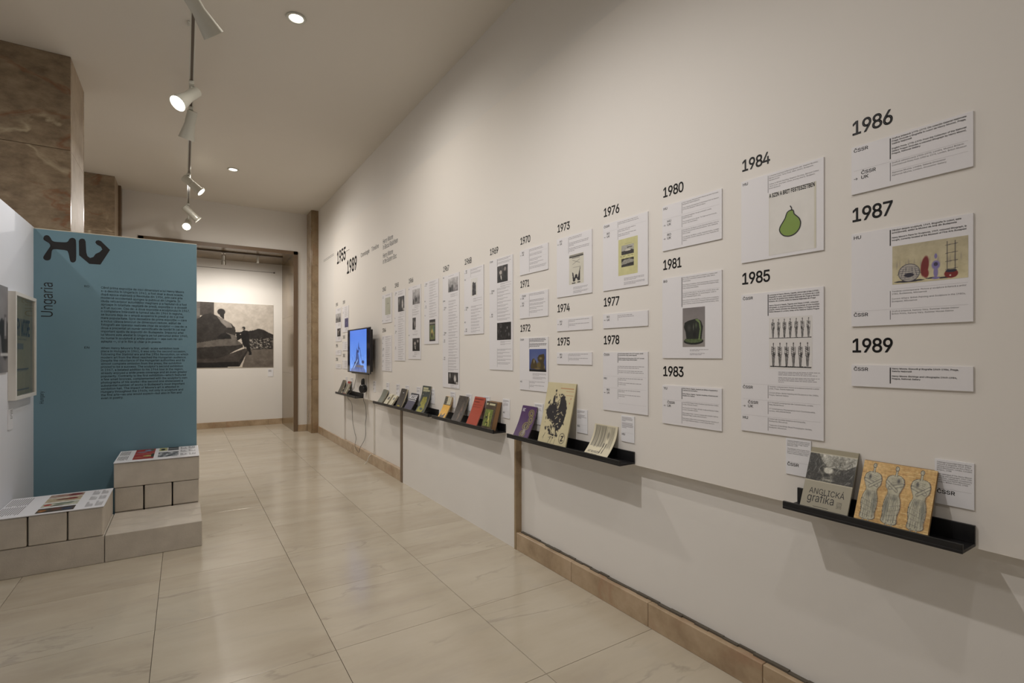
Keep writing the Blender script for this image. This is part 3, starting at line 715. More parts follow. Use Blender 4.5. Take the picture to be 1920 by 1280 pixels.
COLN = {0: 'rightmost', 1: 'second from right', 2: 'third from right', 3: 'fourth from right', 4: 'fifth from right', 5: 'sixth from right', 6: 'seventh from right', 7: 'eighth from right', 8: 'ninth from right', 9: 'tenth from right', 10: 'eleventh from right', 11: 'twelfth from right', 12: 'column just right of the television', 16.265: 'second column from the left', 17.24: 'leftmost'}
def row_word(year):
    cols = [['1986', '1987', '1989'], ['1984', '1985'], ['1980', '1981', '1983'], ['1976', '1977', '1978'], ['1973', '1974', '1975'], ['1970', '1971', '1972'], ['1963', '1964'], ['1955', '1956', '1958'], ['1959', '1960', '1962']]
    for c_ in cols:
        if year in c_: return {3: ('topmost', 'middle', 'lowest'), 2: ('upper', 'lower')}[len(c_)][c_.index(year)] + ' in the '
    return 'in the '
class Card:
    def __init__(s, year, n, zt, h, label, num=True, cw=CW, numz=None):
        s.y = Y0C + PITCH * n; s.zt = zt; s.h = h; s.n = n
        s.o = tag(MB().box((0, -h, 0.0003), (cw, 0, CT)).build('timeline_panel', M_CARD, None, wall_frame(s.y, zt)), label, 'panel', 'timeline panels on the right wall')
        s.t = MB(); s.rs = random.Random(int(s.y * 1000) + int(zt * 100)); s.near = n <= 4
        if year and num:
            y = tag(MB().text(year, 0, 0, 0.0735, 0.0006, width=0.131 if '1' != year[-1] else 0.118, bold=0.020, res=4 if n < 9 else 2, track=-.075).build('year_numerals', M_VINYL, None, wall_frame(s.y - .001, (numz or zt + 0.0485))),
                    'black vinyl numerals %s, %s%s%s' % (year, row_word(year), COLN[n], '' if n == 12 or n > 16 and n < 17 else ' column'), 'numerals', 'year numerals on the timeline')
    def rule(s, y, x0=0.008, x1=0.343): s.t.rect(x0, -y - .0003, x1, -y + .0004, 0, 2); return s
    def code(s, y, c):
        """y = baseline depth of first line"""
        if c.startswith('>'):
            a, b = c[1:].split('/')
            W = {2: .0245, 4: .048}
            s.t.text(a, .033, -y, .0176, 0, 0, width=W[len(a)], bold=.018, res=2); s.t.text(b, .033, -y - .0175, .0176, 0, 0, width=W[len(b)], bold=.018, res=2)
            s.t.stroke([(.008, -y - .0125), (.020, -y - .0125)], .0016).stroke([(.0155, -y - .0085), (.0203, -y - .0125), (.0155, -y - .0165)], .0016)
        else:
            s.t.text(c, .008, -y, .0176, 0, 0, width={2: .0245, 4: .048}[len(c)], bold=.018, res=2)
        return s
    def bar(s, y0, y1, heavy=False):
        w = .0035 if heavy else .0018
        s.t.rect(.1265 - w / 2, -y1, .1265 + w / 2, -y0, 0, 0 if heavy else 1); return s
    def lines(s, y, L, bold=False, x=.1315, maxw=.207, sz=.0079, lh=.0092, gap=.0083):
        """strings are printed, numbers are lines too small to read, '' is a paragraph gap; y = middle of first line"""
        for b in L:
            if b == '': y += gap; continue
            if isinstance(b, str):
                bo = .022 if bold else .004; w = body_w(b, bo) * sz
                s.t.text(b, x, -y - sz * .25, sz, 0, 0 if bold else 1, width=min(w, maxw), bold=bo)
            else:
                xe = x + maxw * b; xx = x; hh = sz * .25 if bold else sz * .2; mi = 1 if bold else 3
                while xx < xe - .004:
                    wl = min(xe - xx, s.rs.uniform(.006, .026) * sz / .0079); s.t.rect(xx, -y - hh, xx + wl, -y + hh * 1.1, 0, mi); xx += wl + .0028 * sz / .0079
            y += lh
        return s
    def fill(s, y0, y1, cap=False):
        y = y0 + .006; r = s.rs
        while y < y1 - .01:
            s.lines(y, [r.uniform(.72, 1), r.uniform(.35, .8)], **(dict(x=.175, maxw=.165, sz=.0062) if cap else {})); y += .0272 if not cap else .024
        return s
    def cap(s, y, n=3, x=.175):
        L = [s.rs.uniform(.8, 1) for _ in range(n - 1)] + [s.rs.uniform(.3, .7)]
        return s.lines(y, L + [''] + L, x=x, maxw=.165, sz=.006, lh=.0062, gap=.006)
    def pic(s, img, x0, y0, x1, y1): img.build('picture', x0, -y0, x1, -y1, CT + .0004, s.o); return s
    def done(s):
        if s.t.v: s.t.v = [(a, b, CT + .0003 + c) for a, b, c in s.t.v]; s.t.build('printed_text', [M_INK, M_INK2, M_LINE, M_INK3], s.o)['kind'] = 'stuff'
        return s
def L1(y):
    n = dict([(a, k) for k, L in {0: '1986 1987 1989', 1: '1984 1985', 2: '1980 1981 1983', 3: '1976 1977 1978', 4: '1973 1974 1975', 5: '1970 1971 1972', 6: '1969', 7: '1968', 8: '1967', 10: '1966', 11: '1965', 12: '1963 1964', 17.24: '1955 1956 1958', 16.265: '1959 1960 1962'}.items() for a in L.split()])[y]
    return 'white panel under %s, %s%s%s' % (y, row_word(y), COLN[n], '' if n == 12 or 16 < n < 17 else ' column')

c = Card('1986', 0, 2.287, 0.179, L1('1986'))
c.code(.021, 'ČSSR').bar(.008, .083, True).lines(.0118, ['Grafica britanică 1775–1970: Din colecția Galeriei Naționale', 'Praga (include o litografie în culori de Henry Moore), Praga,', 'Galeria Națională', '', 'English Prints 1775–1970: From the Collection of the National', 'Gallery Prague (includes a coloured lithograph by Henry Moore),', 'Prague, National Gallery'], True)
c.rule(.092).code(.110, '>ČSSR/UK').bar(.0955, .162).lines(.099, ['Grafică cehoslovacă 1900–1970, Londra, Muzeul Britanic', 'Czechoslovak Prints from 1900 to 1970, London, British Museum']).rule(.127, .131).lines(.1345, ['Alphonse Mucha, Londra, Galeria Grosvenor', 'Alphonse Mucha, London, Grosvenor Gallery']).done()
im = Img(150, 98, (196, 186, 158)).grad((186, 176, 148), (206, 196, 160)).noise(16, 10)
for k in range(22):
    x = im.rs.uniform(0, 1); im.ell(x, im.rs.uniform(.45, .6), .015, .12, (150, 138, 130), al=.5, soft=.8)
im.ell(.24, .95, .22, .03, (50, 48, 56)).ell(.56, .93, .1, .02, (60, 58, 66)).ell(.74, .95, .12, .025, (54, 50, 56))
im.ell(.24, .74, .155, .235, (40, 40, 58), soft=.05).ell(.24, .74, .147, .222, (176, 170, 162), soft=.05)
for k in range(-3, 4):
    im.line(.24 + k * .04, .55 + abs(k) * .04, .24 + k * .055, .93 - abs(k) * .05, .0035, (44, 46, 70)); im.line(.10 + abs(k) * .012, .74 + k * .055, .38 - abs(k) * .012, .74 + k * .05 + .02, .0035, (44, 46, 70))
im.ell(.24, .80, .075, .05, (50, 48, 60)).ell(.455, .62, .058, .28, (118, 44, 44), rot=.12, soft=.2).ell(.47, .80, .045, .13, (126, 46, 46), soft=.3)
im.ell(.6, .62, .062, .13, (128, 118, 170), soft=.3).ell(.6, .8, .035, .15, (134, 124, 172), soft=.3).ell(.6, .4, .02, .07, (130, 120, 168)).ell(.6, .6, .03, .05, (66, 58, 84)).ell(.6, .94, .055, .03, (128, 118, 168))
for x in (.745, .845): im.line(x, .08, x, .85, .006, (52, 48, 62))
for y in (.16, .36, .56, .75): im.line(.725, y + .01, .875, y - .01, .005, (52, 48, 62))
im.ell(.795, .87, .09, .11, (124, 38, 36), soft=.08).ell(.795, .80, .075, .04, (40, 40, 56)).ell(.785, .91, .012, .02, (210, 200, 190))
c = Card('1987', 0, 1.957, .35, L1('1987'))
c.code(.021, 'HU').bar(.008, .065, True).lines(.0115, ['Gânduri despre sculptură, 1949, litografie în culori, este', 'achiziționată, astăzi la Muzeul de Artă din Budapesta', '', 'Henry Moore’s Plans for Sculptures, 1949, coloured lithograph, is', 'bought, currently located at the Museum of Fine Arts Budapest'], True)
c.pic(im, .133, .069, .343, .206).rule(.222, .131).bar(.228, .286).lines(.231, ['Tendințe contemporane: Pictura și sculptura britanică a anilor', '1980, Budapesta, Műcsarnok', '', 'Current Affairs: British Painting and Sculpture in the 1980s,', 'Budapest, Műcsarnok'])
c.rule(.294).code(.313, 'ČSSR').bar(.298, .331).lines(.302, ['Grafică britanică, Karlovy Vary, Summer House Ostrov', 'British Prints, Karlovy Vary, Summer House Ostrov']).done()
c = Card('1989', 0, 1.461, .080, L1('1989'))
c.code(.021, 'ČSSR').bar(.0075, .065, True).lines(.0118, ['Henry Moore: Gravură și litografie 1949–1984, Praga,', 'Galeria Națională', '', 'Henry Moore: Etchings and Lithographs 1949–1984,', 'Prague, National Gallery'], True).done()

c = Card('1984', 1, 2.287, .37, L1('1984') + ' with a green pear')
im = Img(40, 50, (222, 219, 214)).noise(5, 5)
im.rect(0, 0, .02, 1, (210, 206, 190)).rect(.98, 0, 1, 1, (206, 202, 184))
c.pic(im, .131, .088, .327, .357)
c.code(.021, 'HU').bar(.008, .083).lines(.012, ['Culoarea în pictura britanică (printre alții, Stephen Buckley,', 'Bernard Cohen, Terry Frost, Allen Jones), Budapesta,', 'Muzeul Ernst', '', 'Colour in British Painting (Stephen Buckley, Bernard Cohen,', 'Terry Frost, and Allen Jones, among others), Budapest,', 'Ernst Museum'])
c.t.text('A SZIN A BRIT FESTESZETBEN', .1315, -.1065, .0235, .0003, 0, width=.190, bold=.035, res=2)
for k, w in enumerate((.085, .083, .065)): c.lines(.1115 + k * .0048, [1.0], True, x=.181 + (.01 if k == 2 else 0), maxw=w, sz=.0056)
pear = smooth([(.2215, -.181), (.2345, -.182), (.2375, -.190), (.2385, -.199), (.2480, -.209), (.2600, -.222), (.2665, -.240), (.2630, -.262), (.2500, -.279), (.2340, -.287), (.2160, -.289), (.1960, -.283), (.1825, -.270), (.1765, -.254), (.1810, -.240), (.1920, -.225), (.2020, -.210), (.2060, -.196), (.2110, -.186)], 2)
P_ = MB().ngon(pear, CT + .0012, 0)
P_.stroke(pear + pear[:1], .0042, CT + .0016, 1).stroke([(.229, -.182), (.2285, -.172), (.223, -.162)], .0042, CT + .0016, 1)
tag(P_.build('pear_drawing', [mat('pear_green', srgb(124, 150, 66), 0.5), M_INK], c.o), 'green pear with thick black outline'); c.done()

def fig(im, x, y0, y1, rs, dark=(30, 28, 28)):
    h = y1 - y0; w = h * .13 * 0.9
    im.ell(x, y0 + h * .055, w * .28, h * .055, dark, soft=.5).ell(x, y0 + h * .27, w * .62, h * .15, dark, soft=.9, al=.7).ell(x, y0 + h * .7, w * .5, h * .26, dark, soft=.95, al=.45)
    im.line(x, y0 + h * .07, x, y0 + h * .16, w * .16, dark)
    for k in range(5):
        t = .18 + k * .09; d = rs.uniform(-.3, .3) * w
        im.line(x - w * .7 + d, y0 + h * t, x + w * .5 + d, y0 + h * (t + .08), w * rs.uniform(.1, .22), dark, al=rs.uniform(.5, 1))
    for s_ in (-1, 1):
        im.line(x + s_ * w * .75, y0 + h * .2, x + s_ * w * .8, y0 + h * .5, w * .14, dark, al=.8); im.line(x + s_ * w * .6, y0 + h * .5, x + s_ * w * .25, y0 + h * .98, w * .17, dark, al=.85)
    im.ell(x + rs.uniform(-.3, .3) * w, y0 + h * .5, w * .6, h * .14, dark, soft=.8, al=.8); im.line(x, y0 + h * .55, x + rs.uniform(-.2, .2) * w, y0 + h * .98, w * .2, dark, al=.6)
im = Img(150, 175, (222, 219, 217)); R = random.Random(2)
for k in range(7): fig(im, .10 + k * .137, .03, .40, R)
for k in range(6): fig(im, .11 + k * .158, .49, .95, R)
im.line(.01, .405, .98, .405, .008, (30, 28, 28)); im.line(.04, .955, .97, .965, .014, (26, 24, 24))
for k in range(60): x = R.uniform(.04, .95); im.line(x, .955 + R.uniform(-.01, .012), x + .05, .96, .007, (26, 24, 24)); im.line(x, .405, x + .05, .405 + R.uniform(-.006, .006), .005, (30, 28, 28))
c = Card('1985', 1, 1.772, .616, L1('1985') + ' with figures')
c.pic(im, .131, .112, .312, .333)
c.code(.024, 'ČSSR').bar(.010, .103, True).lines(.0145, ['Lucrarea lui Henry Moore, Capete, personaje și idei (1958),', 'litografie în culori, este achiziționată printr-un schimb de o sută', 'de lucrări de grafică între Galeria Națională din Praga și Muzeul', 'Britanic din Londra, astăzi la Galeria Națională din Praga', '', 'Henry Moore’s Heads, Figures and Ideas (1958), coloured', 'lithograph, is acquired through the exchange of one hundred', 'graphic sheets between the National Gallery in Prague and the', 'British Museum in London, today at the National Gallery Prague'], True)
c.lines(.346, [1, .83, .93, '', .98, .86, .94, .14], x=.172, maxw=.171, sz=.0062, lh=.0062, gap=.0055)
c.rule(.403).code(.424, 'ČSSR').bar(.406, .462).lines(.411, ['Tendințe contemporane: Pictura și sculptura britanică a anilor', '1980, Praga, Galeria Națională', '', 'Current Affairs: British Painting and Sculpture in the 1980s,', 'Prague, National Gallery'])
c.rule(.472).code(.491, '>ČSSR/UK').bar(.476, .531).lines(.480, ['27 Fotografi contemporani din Cehoslovacia, Londra,', 'Willy Brandt Room', '', '27 Contemporary Photographers from Czechoslovakia,', 'London, Willy Brandt Room'])
c.rule(.543).code(.562, 'HU').bar(.546, .603).lines(.551, ['Comori ale Societății Britanice de Fotografie,', 'Budapesta, Műcsarnok', '', 'Treasures of the British Royal Photographic Society,', 'Budapest, Műcsarnok']).done()

c = Card('1980', 2, 2.287, .238, L1('1980'))
c.code(.022, 'HU').bar(.010, .066).lines(.0125, ['Victor Vasarely: Retrospectivă în Muzeul de Arte Frumoase,', 'Budapesta, Galeria Națională', '', 'Victor Vasarely: Retrospective for the Museum from the Museum', 'of Fine Arts Budapest, National Gallery'])
c.rule(.072).code(.092, '>HU/UK').bar(.078, .136).lines(.083, ['Avangarda maghiară: Cei opt și activiștii, Londra,', 'Galeria Hayward', '', 'The Hungarian Avant-Garde: The Eight and the Activists,', 'London, Hayward Gallery'])
c.rule(.143).code(.163, '>RO/UK').bar(.148, .225).lines(.1525, ['Horia Bernea, Ion Bitzan, Londra, Riverside Studios, inclus în', 'colecția de pictură de la Muzeul Național, Tyne, Galeria de', 'artă și design', '', 'Horia Bernea, Ion Bitzan, London, Riverside Studios, included', 'in the painting collection, Newcastle upon Tyne, Polytechnic Art', 'Gallery']).done()
im = Img(90, 132, (150, 144, 142)).grad((128, 122, 122), (146, 140, 136)).noise(5, 4)
im.ell(.5, .86, .45, .09, (24, 26, 22), soft=.06).ell(.5, .83, .42, .075, (82, 96, 60), soft=.1).noise(26, 30, ((im.Y > .77) & (im.Y < .9)).astype(float))
im.poly([(.06, .5), (.10, .38), (.28, .33), (.55, .30), (.66, .29), (.84, .36), (.92, .5), (.86, .8), (.18, .80), (.14, .62)], (34, 36, 30)).poly([(.56, .31), (.70, .30), (.80, .38), (.84, .55), (.78, .83), (.72, .82), (.78, .56), (.74, .40)], (112, 130, 84))
im.ell(.3, .52, .12, .12, (66, 64, 60), soft=.9).ell(.5, .5, .03, .12, (100, 104, 92), soft=.8).ell(.62, .46, .07, .1, (78, 88, 64), soft=.9).ell(.55, .7, .1, .12, (18, 20, 18), soft=.8)
c = Card('1981', 2, 1.902, .42, L1('1981') + ' with a green bronze')
c.pic(im, .131, .166, .263, .363).code(.021, 'BG').bar(.0075, .159, True)
c.lines(.011, ['Henry Moore: Sculpturi, gravuri și desene, cu ocazia a celei', 'de-a 1300-a aniversări a statului bulgar, Sofia, Galeria', 'Sveta Nedelia', '', 'Henry Moore: Sculptures, Prints and Drawings, on the occasion', 'of the 1300th anniversary of the founding of the Bulgarian State,', 'Sofia, Gallery Sveta Nedelia'], sz=.0077)
c.rule(.083, .131).lines(.0905, ['Lucrarea lui Henry Moore, Cap de coif nr. 6 (1975), bronz, este', 'donată Fundației Naționale „13 secole Bulgaria”, astăzi la', 'Galeria Națională Bulgară, Sofia', '', 'Henry Moore’s Helmet Head No. 6 (1975), bronze, is donated to', 'the program of “13 centuries of Bulgaria” National Endowment', 'Fund, currently located at the Bulgarian National Gallery, Sofia'], sz=.0077)
c.lines(.377, [.9, .47, '', .72, .6], x=.175, maxw=.12, sz=.006, lh=.0062, gap=.0065).done()
c = Card('1983', 2, 1.339, .202, L1('1983'))
c.code(.022, 'YU').bar(.009, .066, True).lines(.0118, ['Henry Moore, Zagreb, Academia de Științe a Iugoslaviei și', 'Cabinetul de Arte Grafice', '', 'Henry Moore, Zagreb, Yugoslav Academy of Sciences and', 'Graphic Arts Cabinet'], True)
c.rule(.0755).code(.095, '>ČSSR/UK').bar(.081, .190).lines(.083, ['Uvertură din Praga: Artistul Dumitresc and Stanislav Kolíbal,', 'Londra, Riverside Studios', '', 'New Directions from Prague: Jiří Kolář, Dvořák and Stanislav Kolíbal,', 'London, Riverside Studios', '', 'Wenceslaus Hollar: Gravuri și desene din colecțiile Galeriei', 'Naționale Praga, Londra, Muzeul Britanic', '', 'Wenceslaus Hollar: Prints and Drawings from the Collections of', 'the Prague National Gallery, London, British Museum']).done()

im = Img(70, 96, (206, 202, 150)).noise(8, 6)
im.rect(.2, .10, .82, .108, (140, 138, 110)).rect(.36, .15, .72, .157, (160, 158, 120))
im.rect(.165, .19, .81, .45, (170, 168, 160)).poly([(.165, .35), (.4, .33), (.6, .30), (.81, .35), (.81, .45), (.165, .45)], (62, 60, 60)).ell(.6, .26, .15, .015, (50, 48, 48)).ell(.5, .33, .18, .03, (200, 196, 184))
im.rect(.165, .55, .81, .78, (56, 54, 54)).poly([(.165, .66), (.3, .59), (.6, .575), (.81, .62), (.81, .68), (.165, .72)], (150, 148, 138)).noise(28, 20, ((im.Y > .2) & (im.Y < .78) & (im.X > .17) & (im.X < .81)).astype(float))
for x in (.1, .26, .48, .66): im.rect(x, .482, x + .13, .49, (70, 68, 60))
c = Card('1976', 3, 2.287, .402, L1('1976') + ' with a leaflet')
c.pic(im, .130, .117, .281, .327).code(.022, 'ČSSR').bar(.010, .043).lines(.014, [.72, .75]).rule(.0495).code(.067, '>RO/UK').bar(.0555, .113).lines(.0585, [.64, .42, '', .67, .42]).cap(.345).done()
Card('1977', 3, 1.744, .085, L1('1977')).code(.024, '>RO/UK').bar(.010, .045).lines(.015, [.55, .58]).done()
c = Card('1978', 3, 1.515, .348, L1('1978'))
c.code(.021, 'ČSSR').bar(.007, .062, True).lines(.010, ['Pictură și desen britanic 1952–1977 (include o pictură', 'și opt acuarele), Praga, Galeria Națională', '', 'British Paintings and Watercolours 1952–1977 (includes', 'works on paper), Prague, National Gallery'], True)
c.bar(.080, .131).lines(.083, [.95, .78, '', .9, .93]).rule(.143).code(.163, 'HU').bar(.151, .203).lines(.153, [.9, .3, '', .85, .3]).rule(.212).code(.231, '>RO/UK').bar(.218, .274).lines(.222, [.82, .26, '', .83, .26]).rule(.30, .131).done()
im = Img(60, 84, (214, 210, 196)).noise(5, 4)
im.rect(.03, .02, .97, .05, (90, 86, 86)).rect(.02, .06, .99, .11, (50, 46, 46)).rect(.2, .125, .75, .14, (120, 116, 114))
im.line(.25, .2, .75, .32, .012, (120, 116, 112)).line(.75, .2, .25, .34, .012, (120, 116, 112)).rect(.28, .44, .75, .45, (140, 136, 130)).rect(.32, .53, .7, .54, (140, 136, 130))
im.poly([(.22, .6), (.30, .62), (.36, .80), (.48, .72), (.62, .80), (.70, .6), (.78, .42), (.76, .9), (.6, .9), (.55, .82), (.46, .82), (.42, .92), (.28, .92)], (44, 40, 44)).ell(.5, .74, .09, .06, (40, 36, 40)).rect(.2, .95, .45, .99, (60, 56, 58)).rect(.58, .94, .78, .98, (60, 56, 58))
c = Card('1973', 4, 2.285, .397, L1('1973') + ' with a poster')
c.pic(im, .133, .130, .278, .325).code(.027, '>RO/UK').bar(.012, .117).lines(.0145, [.62, .62, '', '', .94, .92, .25, '', .97, .95, .26]).cap(.345, 3).done()
Card('1974', 4, 1.741, .082, L1('1974')).code(.024, '>RO/UK').bar(.010, .063).lines(.013, [.98, .3, '', .98, .3]).done()
Card('1975', 4, 1.515, .079, L1('1975')).code(.021, '>RO/UK').bar(.010, .060).lines(.012, [.93, .55, '', .9, .48]).done()
Card('1970', 5, 2.285, .186, L1('1970')).code(.026, '>RO/UK').bar(.010, .175).lines(.013, [.75, .8]).rule(.04, .131).lines(.048, [.74, .74]).rule(.078, .131).lines(.085, [.74, .5, '', .82, .5]).rule(.135, .131).lines(.142, [.98, .93]).done()
Card('1971', 5, 1.958, .186, L1('1971')).code(.026, '>ČSSR/UK').rule(.062).code(.079, '>RO/UK').bar(.010, .175).lines(.013, [.85, .88]).lines(.058, [.85, .82, '', .93, .8]).lines(.112, [.8, .45, '', .8, .45]).done()
im = Img(74, 60, (70, 84, 150)).grad((82, 96, 150), (60, 74, 130)).ell(.35, .5, .4, .4, (106, 118, 160), soft=.9, al=.7)
im.poly([(.08, .75), (.2, .45), (.3, .42), (.42, .55), (.48, .7), (.5, .9), (.1, .9)], (74, 62, 36)).poly([(.5, .4), (.6, .27), (.88, .22), (.92, .4), (.86, .6), (.96, .92), (.6, .95), (.62, .6), (.52, .52)], (70, 58, 34)).ell(.58, .72, .15, .18, (104, 88, 44), soft=.5).ell(.3, .55, .035, .14, (190, 180, 150), soft=.8).ell(.68, .42, .13, .08, (140, 124, 76), soft=.9).ell(.9, .8, .04, .12, (150, 138, 100), soft=.9).rect(0, .92, 1, 1, (18, 16, 18)).ell(.5, .88, .25, .05, (126, 108, 66), soft=.7)
c = Card('1972', 5, 1.625, .388, L1('1972') + ' with a gold bronze')
c.pic(im, .127, .084, .336, .247).code(.019, 'ČSSR').bar(.006, .077, True).lines(.010, [.93, .96, .86, '', 1, .98, .6], True).lines(.261, [.96, 1, .5, '', .94, 1, .7], x=.17, maxw=.165, sz=.0062, lh=.0066, gap=.006).rule(.314).code(.333, 'HU').bar(.316, .376).lines(.322, [.9, .32, '', .88, .27]).done()

def bw(w, h, seed, kind=0):
    i = Img(w, h, (150, 146, 144)); i.rs = np.random.RandomState(seed); R = random.Random(seed)
    if kind == 0:   # two people
        i.grad((60, 56, 56), (40, 36, 38)).ell(.35, .42, .13, .14, (176, 168, 162)).ell(.75, .25, .11, .12, (150, 142, 138)).poly([(.1, 1), (.2, .6), (.5, .55), (.55, 1)], (22, 20, 22)).poly([(.55, 1), (.6, .4), (.9, .4), (1, 1)], (16, 14, 16)).poly([(.32, .6), (.42, .6), (.45, .9), (.36, .8)], (210, 206, 200))
    elif kind == 1:  # dark gallery
        i.grad((28, 24, 26), (34, 30, 32))
        for k in range(8): i.ell(R.uniform(.1, .9), R.uniform(.2, .8), R.uniform(.02, .06), R.uniform(.05, .16), (R.randint(90, 190),) * 3, soft=.7)
    elif kind == 2:  # bright photo with forms
        i.grad((190, 188, 188), (120, 116, 118))
        for k in range(6): i.ell(R.uniform(.1, .9), R.uniform(.45, .9), R.uniform(.05, .12), R.uniform(.15, .3), (R.randint(30, 90),) * 3, soft=.5)
    elif kind == 3:  # high contrast
        i.grad((60, 58, 60), (30, 28, 30)).ell(.72, .55, .16, .4, (190, 186, 182), soft=.5).ell(.2, .3, .1, .3, (140, 138, 136), soft=.6).ell(.9, .9, .12, .1, (180, 176, 172))
    return i.noise(46, 9)
c = Card('1969', 6, 2.28, .903, L1('1969') + ', tall, two photographs')
c.pic(bw(50, 42, 3, 0), .126, .066, .286, .199).pic(bw(56, 44, 4, 1), .124, .523, .334, .662).code(.020, 'ČSSR').bar(.006, .06, True).lines(.01, [.95, .8, '', .97, .85]).cap(.21, 2).code(.262, '>ČSSR/UK').bar(.24, .50).fill(.24, .51).rule(.43).code(.455, '>RO/UK').cap(.675, 2).bar(.73, .88).fill(.73, .88).done()
c = Card('1968', 7, 2.268, .588, L1('1968') + ' with a dark standing pair')
im = Img(40, 60, (222, 220, 216)); im.poly([(.25, .25), (.4, .2), (.55, .28), (.75, .25), (.8, .95), (.2, .97), (.22, .5)], (44, 42, 44)).noise(60, 9, (im.Y > .2).astype(float) * (abs(im.X - .5) < .3))
c.pic(im, .132, .097, .25, .253).code(.02, '>RO/UK').bar(.01, .08).lines(.014, [.95, .6, '', .9, .86]).rule(.082).code(.098, 'HU').cap(.275, 2).fill(.335, .575).code(.352, '>ČSSR/UK').code(.482, 'RO').code(.545, '>RO/UK').done()
c = Card('1967', 8, 2.266, 1.083, L1('1967'))
c.pic(bw(50, 36, 8, 2), .126, .036, .334, .168).pic(bw(50, 28, 9, 3), .124, .934, .334, 1.044).code(.02, 'HU').lines(.014, [.55]).cap(.19, 2).fill(.245, .92).code(.25, 'ČSSR').code(.315, '>ČSSR/UK').code(.56, '>ČSSR/UK').code(.63, '>RO/UK').code(.80, '>RO/UK').bar(.8, .925).cap(1.053, 2).done()
c = Card(None, 9, 2.265, .655, 'white timeline panel without numerals, right of the 1966 one')
im = Img(40, 60, (40, 36, 36)); im.rect(.05, .13, .95, .22, (150, 146, 136)).rect(.08, .27, .92, .94, (104, 112, 70)).ell(.5, .6, .28, .2, (176, 160, 96), rot=.7, soft=.5).ell(.45, .72, .12, .12, (50, 44, 36)).ell(.75, .45, .1, .15, (80, 116, 110)).noise(30, 12)
c.pic(im, .134, .404, .282, .626).fill(.01, .39).code(.03, '>ČSSR/UK').code(.21, 'RO').code(.26, '>HU/UK').code(.36, 'YU').done()
c = Card('1966', 10, 2.262, .812, L1('1966') + ', tall with three photographs')
c.pic(bw(44, 40, 12, 2), .126, .042, .334, .208).pic(bw(24, 34, 13, 3), .125, .353, .222, .485).pic(bw(44, 34, 14, 0), .126, .581, .331, .722).code(.03, 'HU').lines(.014, [.6]).cap(.22, 2).fill(.255, .34).bar(.25, .345).cap(.50, 1).code(.55, 'BG').lines(.535, [.7, .6]).cap(.735, 2).lines(.775, [.5, .45]).done()
c = Card('1965', 11, 2.262, .834, L1('1965') + ', tall with one photograph')
c.pic(bw(44, 40, 16, 3), .127, .078, .331, .255).fill(.01, .07).code(.03, '>ČSSR/UK').cap(.27, 2).fill(.31, .82).code(.33, 'YU').code(.42, 'HU').code(.49, '>ČSSR/UK').code(.68, '>RO/UK').done()
c = Card('1963', 12, 2.262, .362, L1('1963'))
im = Img(30, 40, (176, 176, 160)).noise(10, 4); im.rect(.4, .36, .7, .38, (90, 90, 86)).rect(.4, .44, .95, .455, (110, 110, 100))
c.pic(im, .125, .047, .318, .262).lines(.012, [.9, .8]).code(.03, '>HU/UK').cap(.275, 2).code(.335, 'RO').lines(.33, [.9, .5]).done()
c = Card('1964', 12, 1.739, .446, L1('1964'))
c.fill(.006, .435).code(.024, '>RO/UK').code(.10, 'RO').code(.17, '>ČSSR/UK').code(.245, '>HU/UK').code(.32, '>RO/UK').code(.39, 'YU').done()
c = Card('1955', 17.24, 2.265, .548, L1('1955'))
c.pic(bw(40, 24, 20, 2), .008, .085, .337, .233).pic(bw(28, 26, 21, 0), .113, .334, .327, .466).lines(.012, [.9, .9, .5, .8]).cap(.25, 3).cap(.475, 3).done()
c = Card('1959', 16.265, 2.265, .410, L1('1959'))
im = Img(30, 24, (70, 66, 110)).noise(60, 6); c.pic(im, .136, .194, .34, .335).fill(.01, .18).code(.03, 'HU').code(.09, '>RO/UK').cap(.35, 3).done()
Card('1956', 17.24, 1.577, .085, L1('1956')).lines(.012, [.9, .4, '', .8, .4]).done()
Card('1958', 17.24, 1.348, .078, L1('1958')).lines(.012, [.9, .7, '', .8, .7]).done()
Card('1960', 16.265, 1.708, .144, L1('1960')).fill(.01, .13).code(.024, 'HU').done()
Card('1962', 16.265, 1.413, .136, L1('1962')).fill(.01, .12).code(.024, 'HU').done()

# lettering stuck directly on the wall
def wtext(name, body, y, z, size, width, label, bold=.01, cat='lettering', x=PX):
    return tag(MB().text(body, 0, 0, size, .0006, width=width, bold=bold, res=3, track=-.05 if body[0] == '1' else 0).build(name, M_VINYL, None, wall_frame(y, z, x)), label, cat)
wtext('title_numerals', '1955', 8.70, 3.012, .285, .54, 'large black title numerals 1955 at the far left of the wall', .026)
wtext('title_numerals', '1989', 8.085, 2.768, .285, .54, 'large black title numerals 1989 under the title 1955', .026)
wtext('wall_lettering', 'Cronologie', 7.342, 2.905, .085, .40, 'small black word Cronologie on the right wall')
wtext('wall_lettering', 'Timeline', 6.84, 2.905, .085, .30, 'small black word Timeline on the right wall')
for b, z, w, l in (('Henry Moore', 2.920, .375, 'small black name line above the words în Blocul Răsăritean'), ('în Blocul Răsăritean', 2.845, .54, 'black line în Blocul Răsăritean on the right wall'), ('Henry Moore', 2.738, .375, 'small black name line above the words in the Eastern Bloc'), ('in the Eastern Bloc', 2.664, .50, 'black line in the Eastern Bloc on the right wall')):
    wtext('wall_lettering', b, 6.372, z, .085, w, l)
tag(MB().rect(0, 0, .20, .006, .0006).build('title_dash', M_VINYL, None, wall_frame(8.146, 3.124)), 'thin black dash right of the title numerals 1955', 'line')
tag(MB().rect(0, 0, .85, .006, .0006).rect(0, -.024, .85, -.018, .0006).build('title_rule', M_VINYL, None, wall_frame(9.777, 3.238, WX)), 'thin black double rule left of the title numerals 1955', 'line')

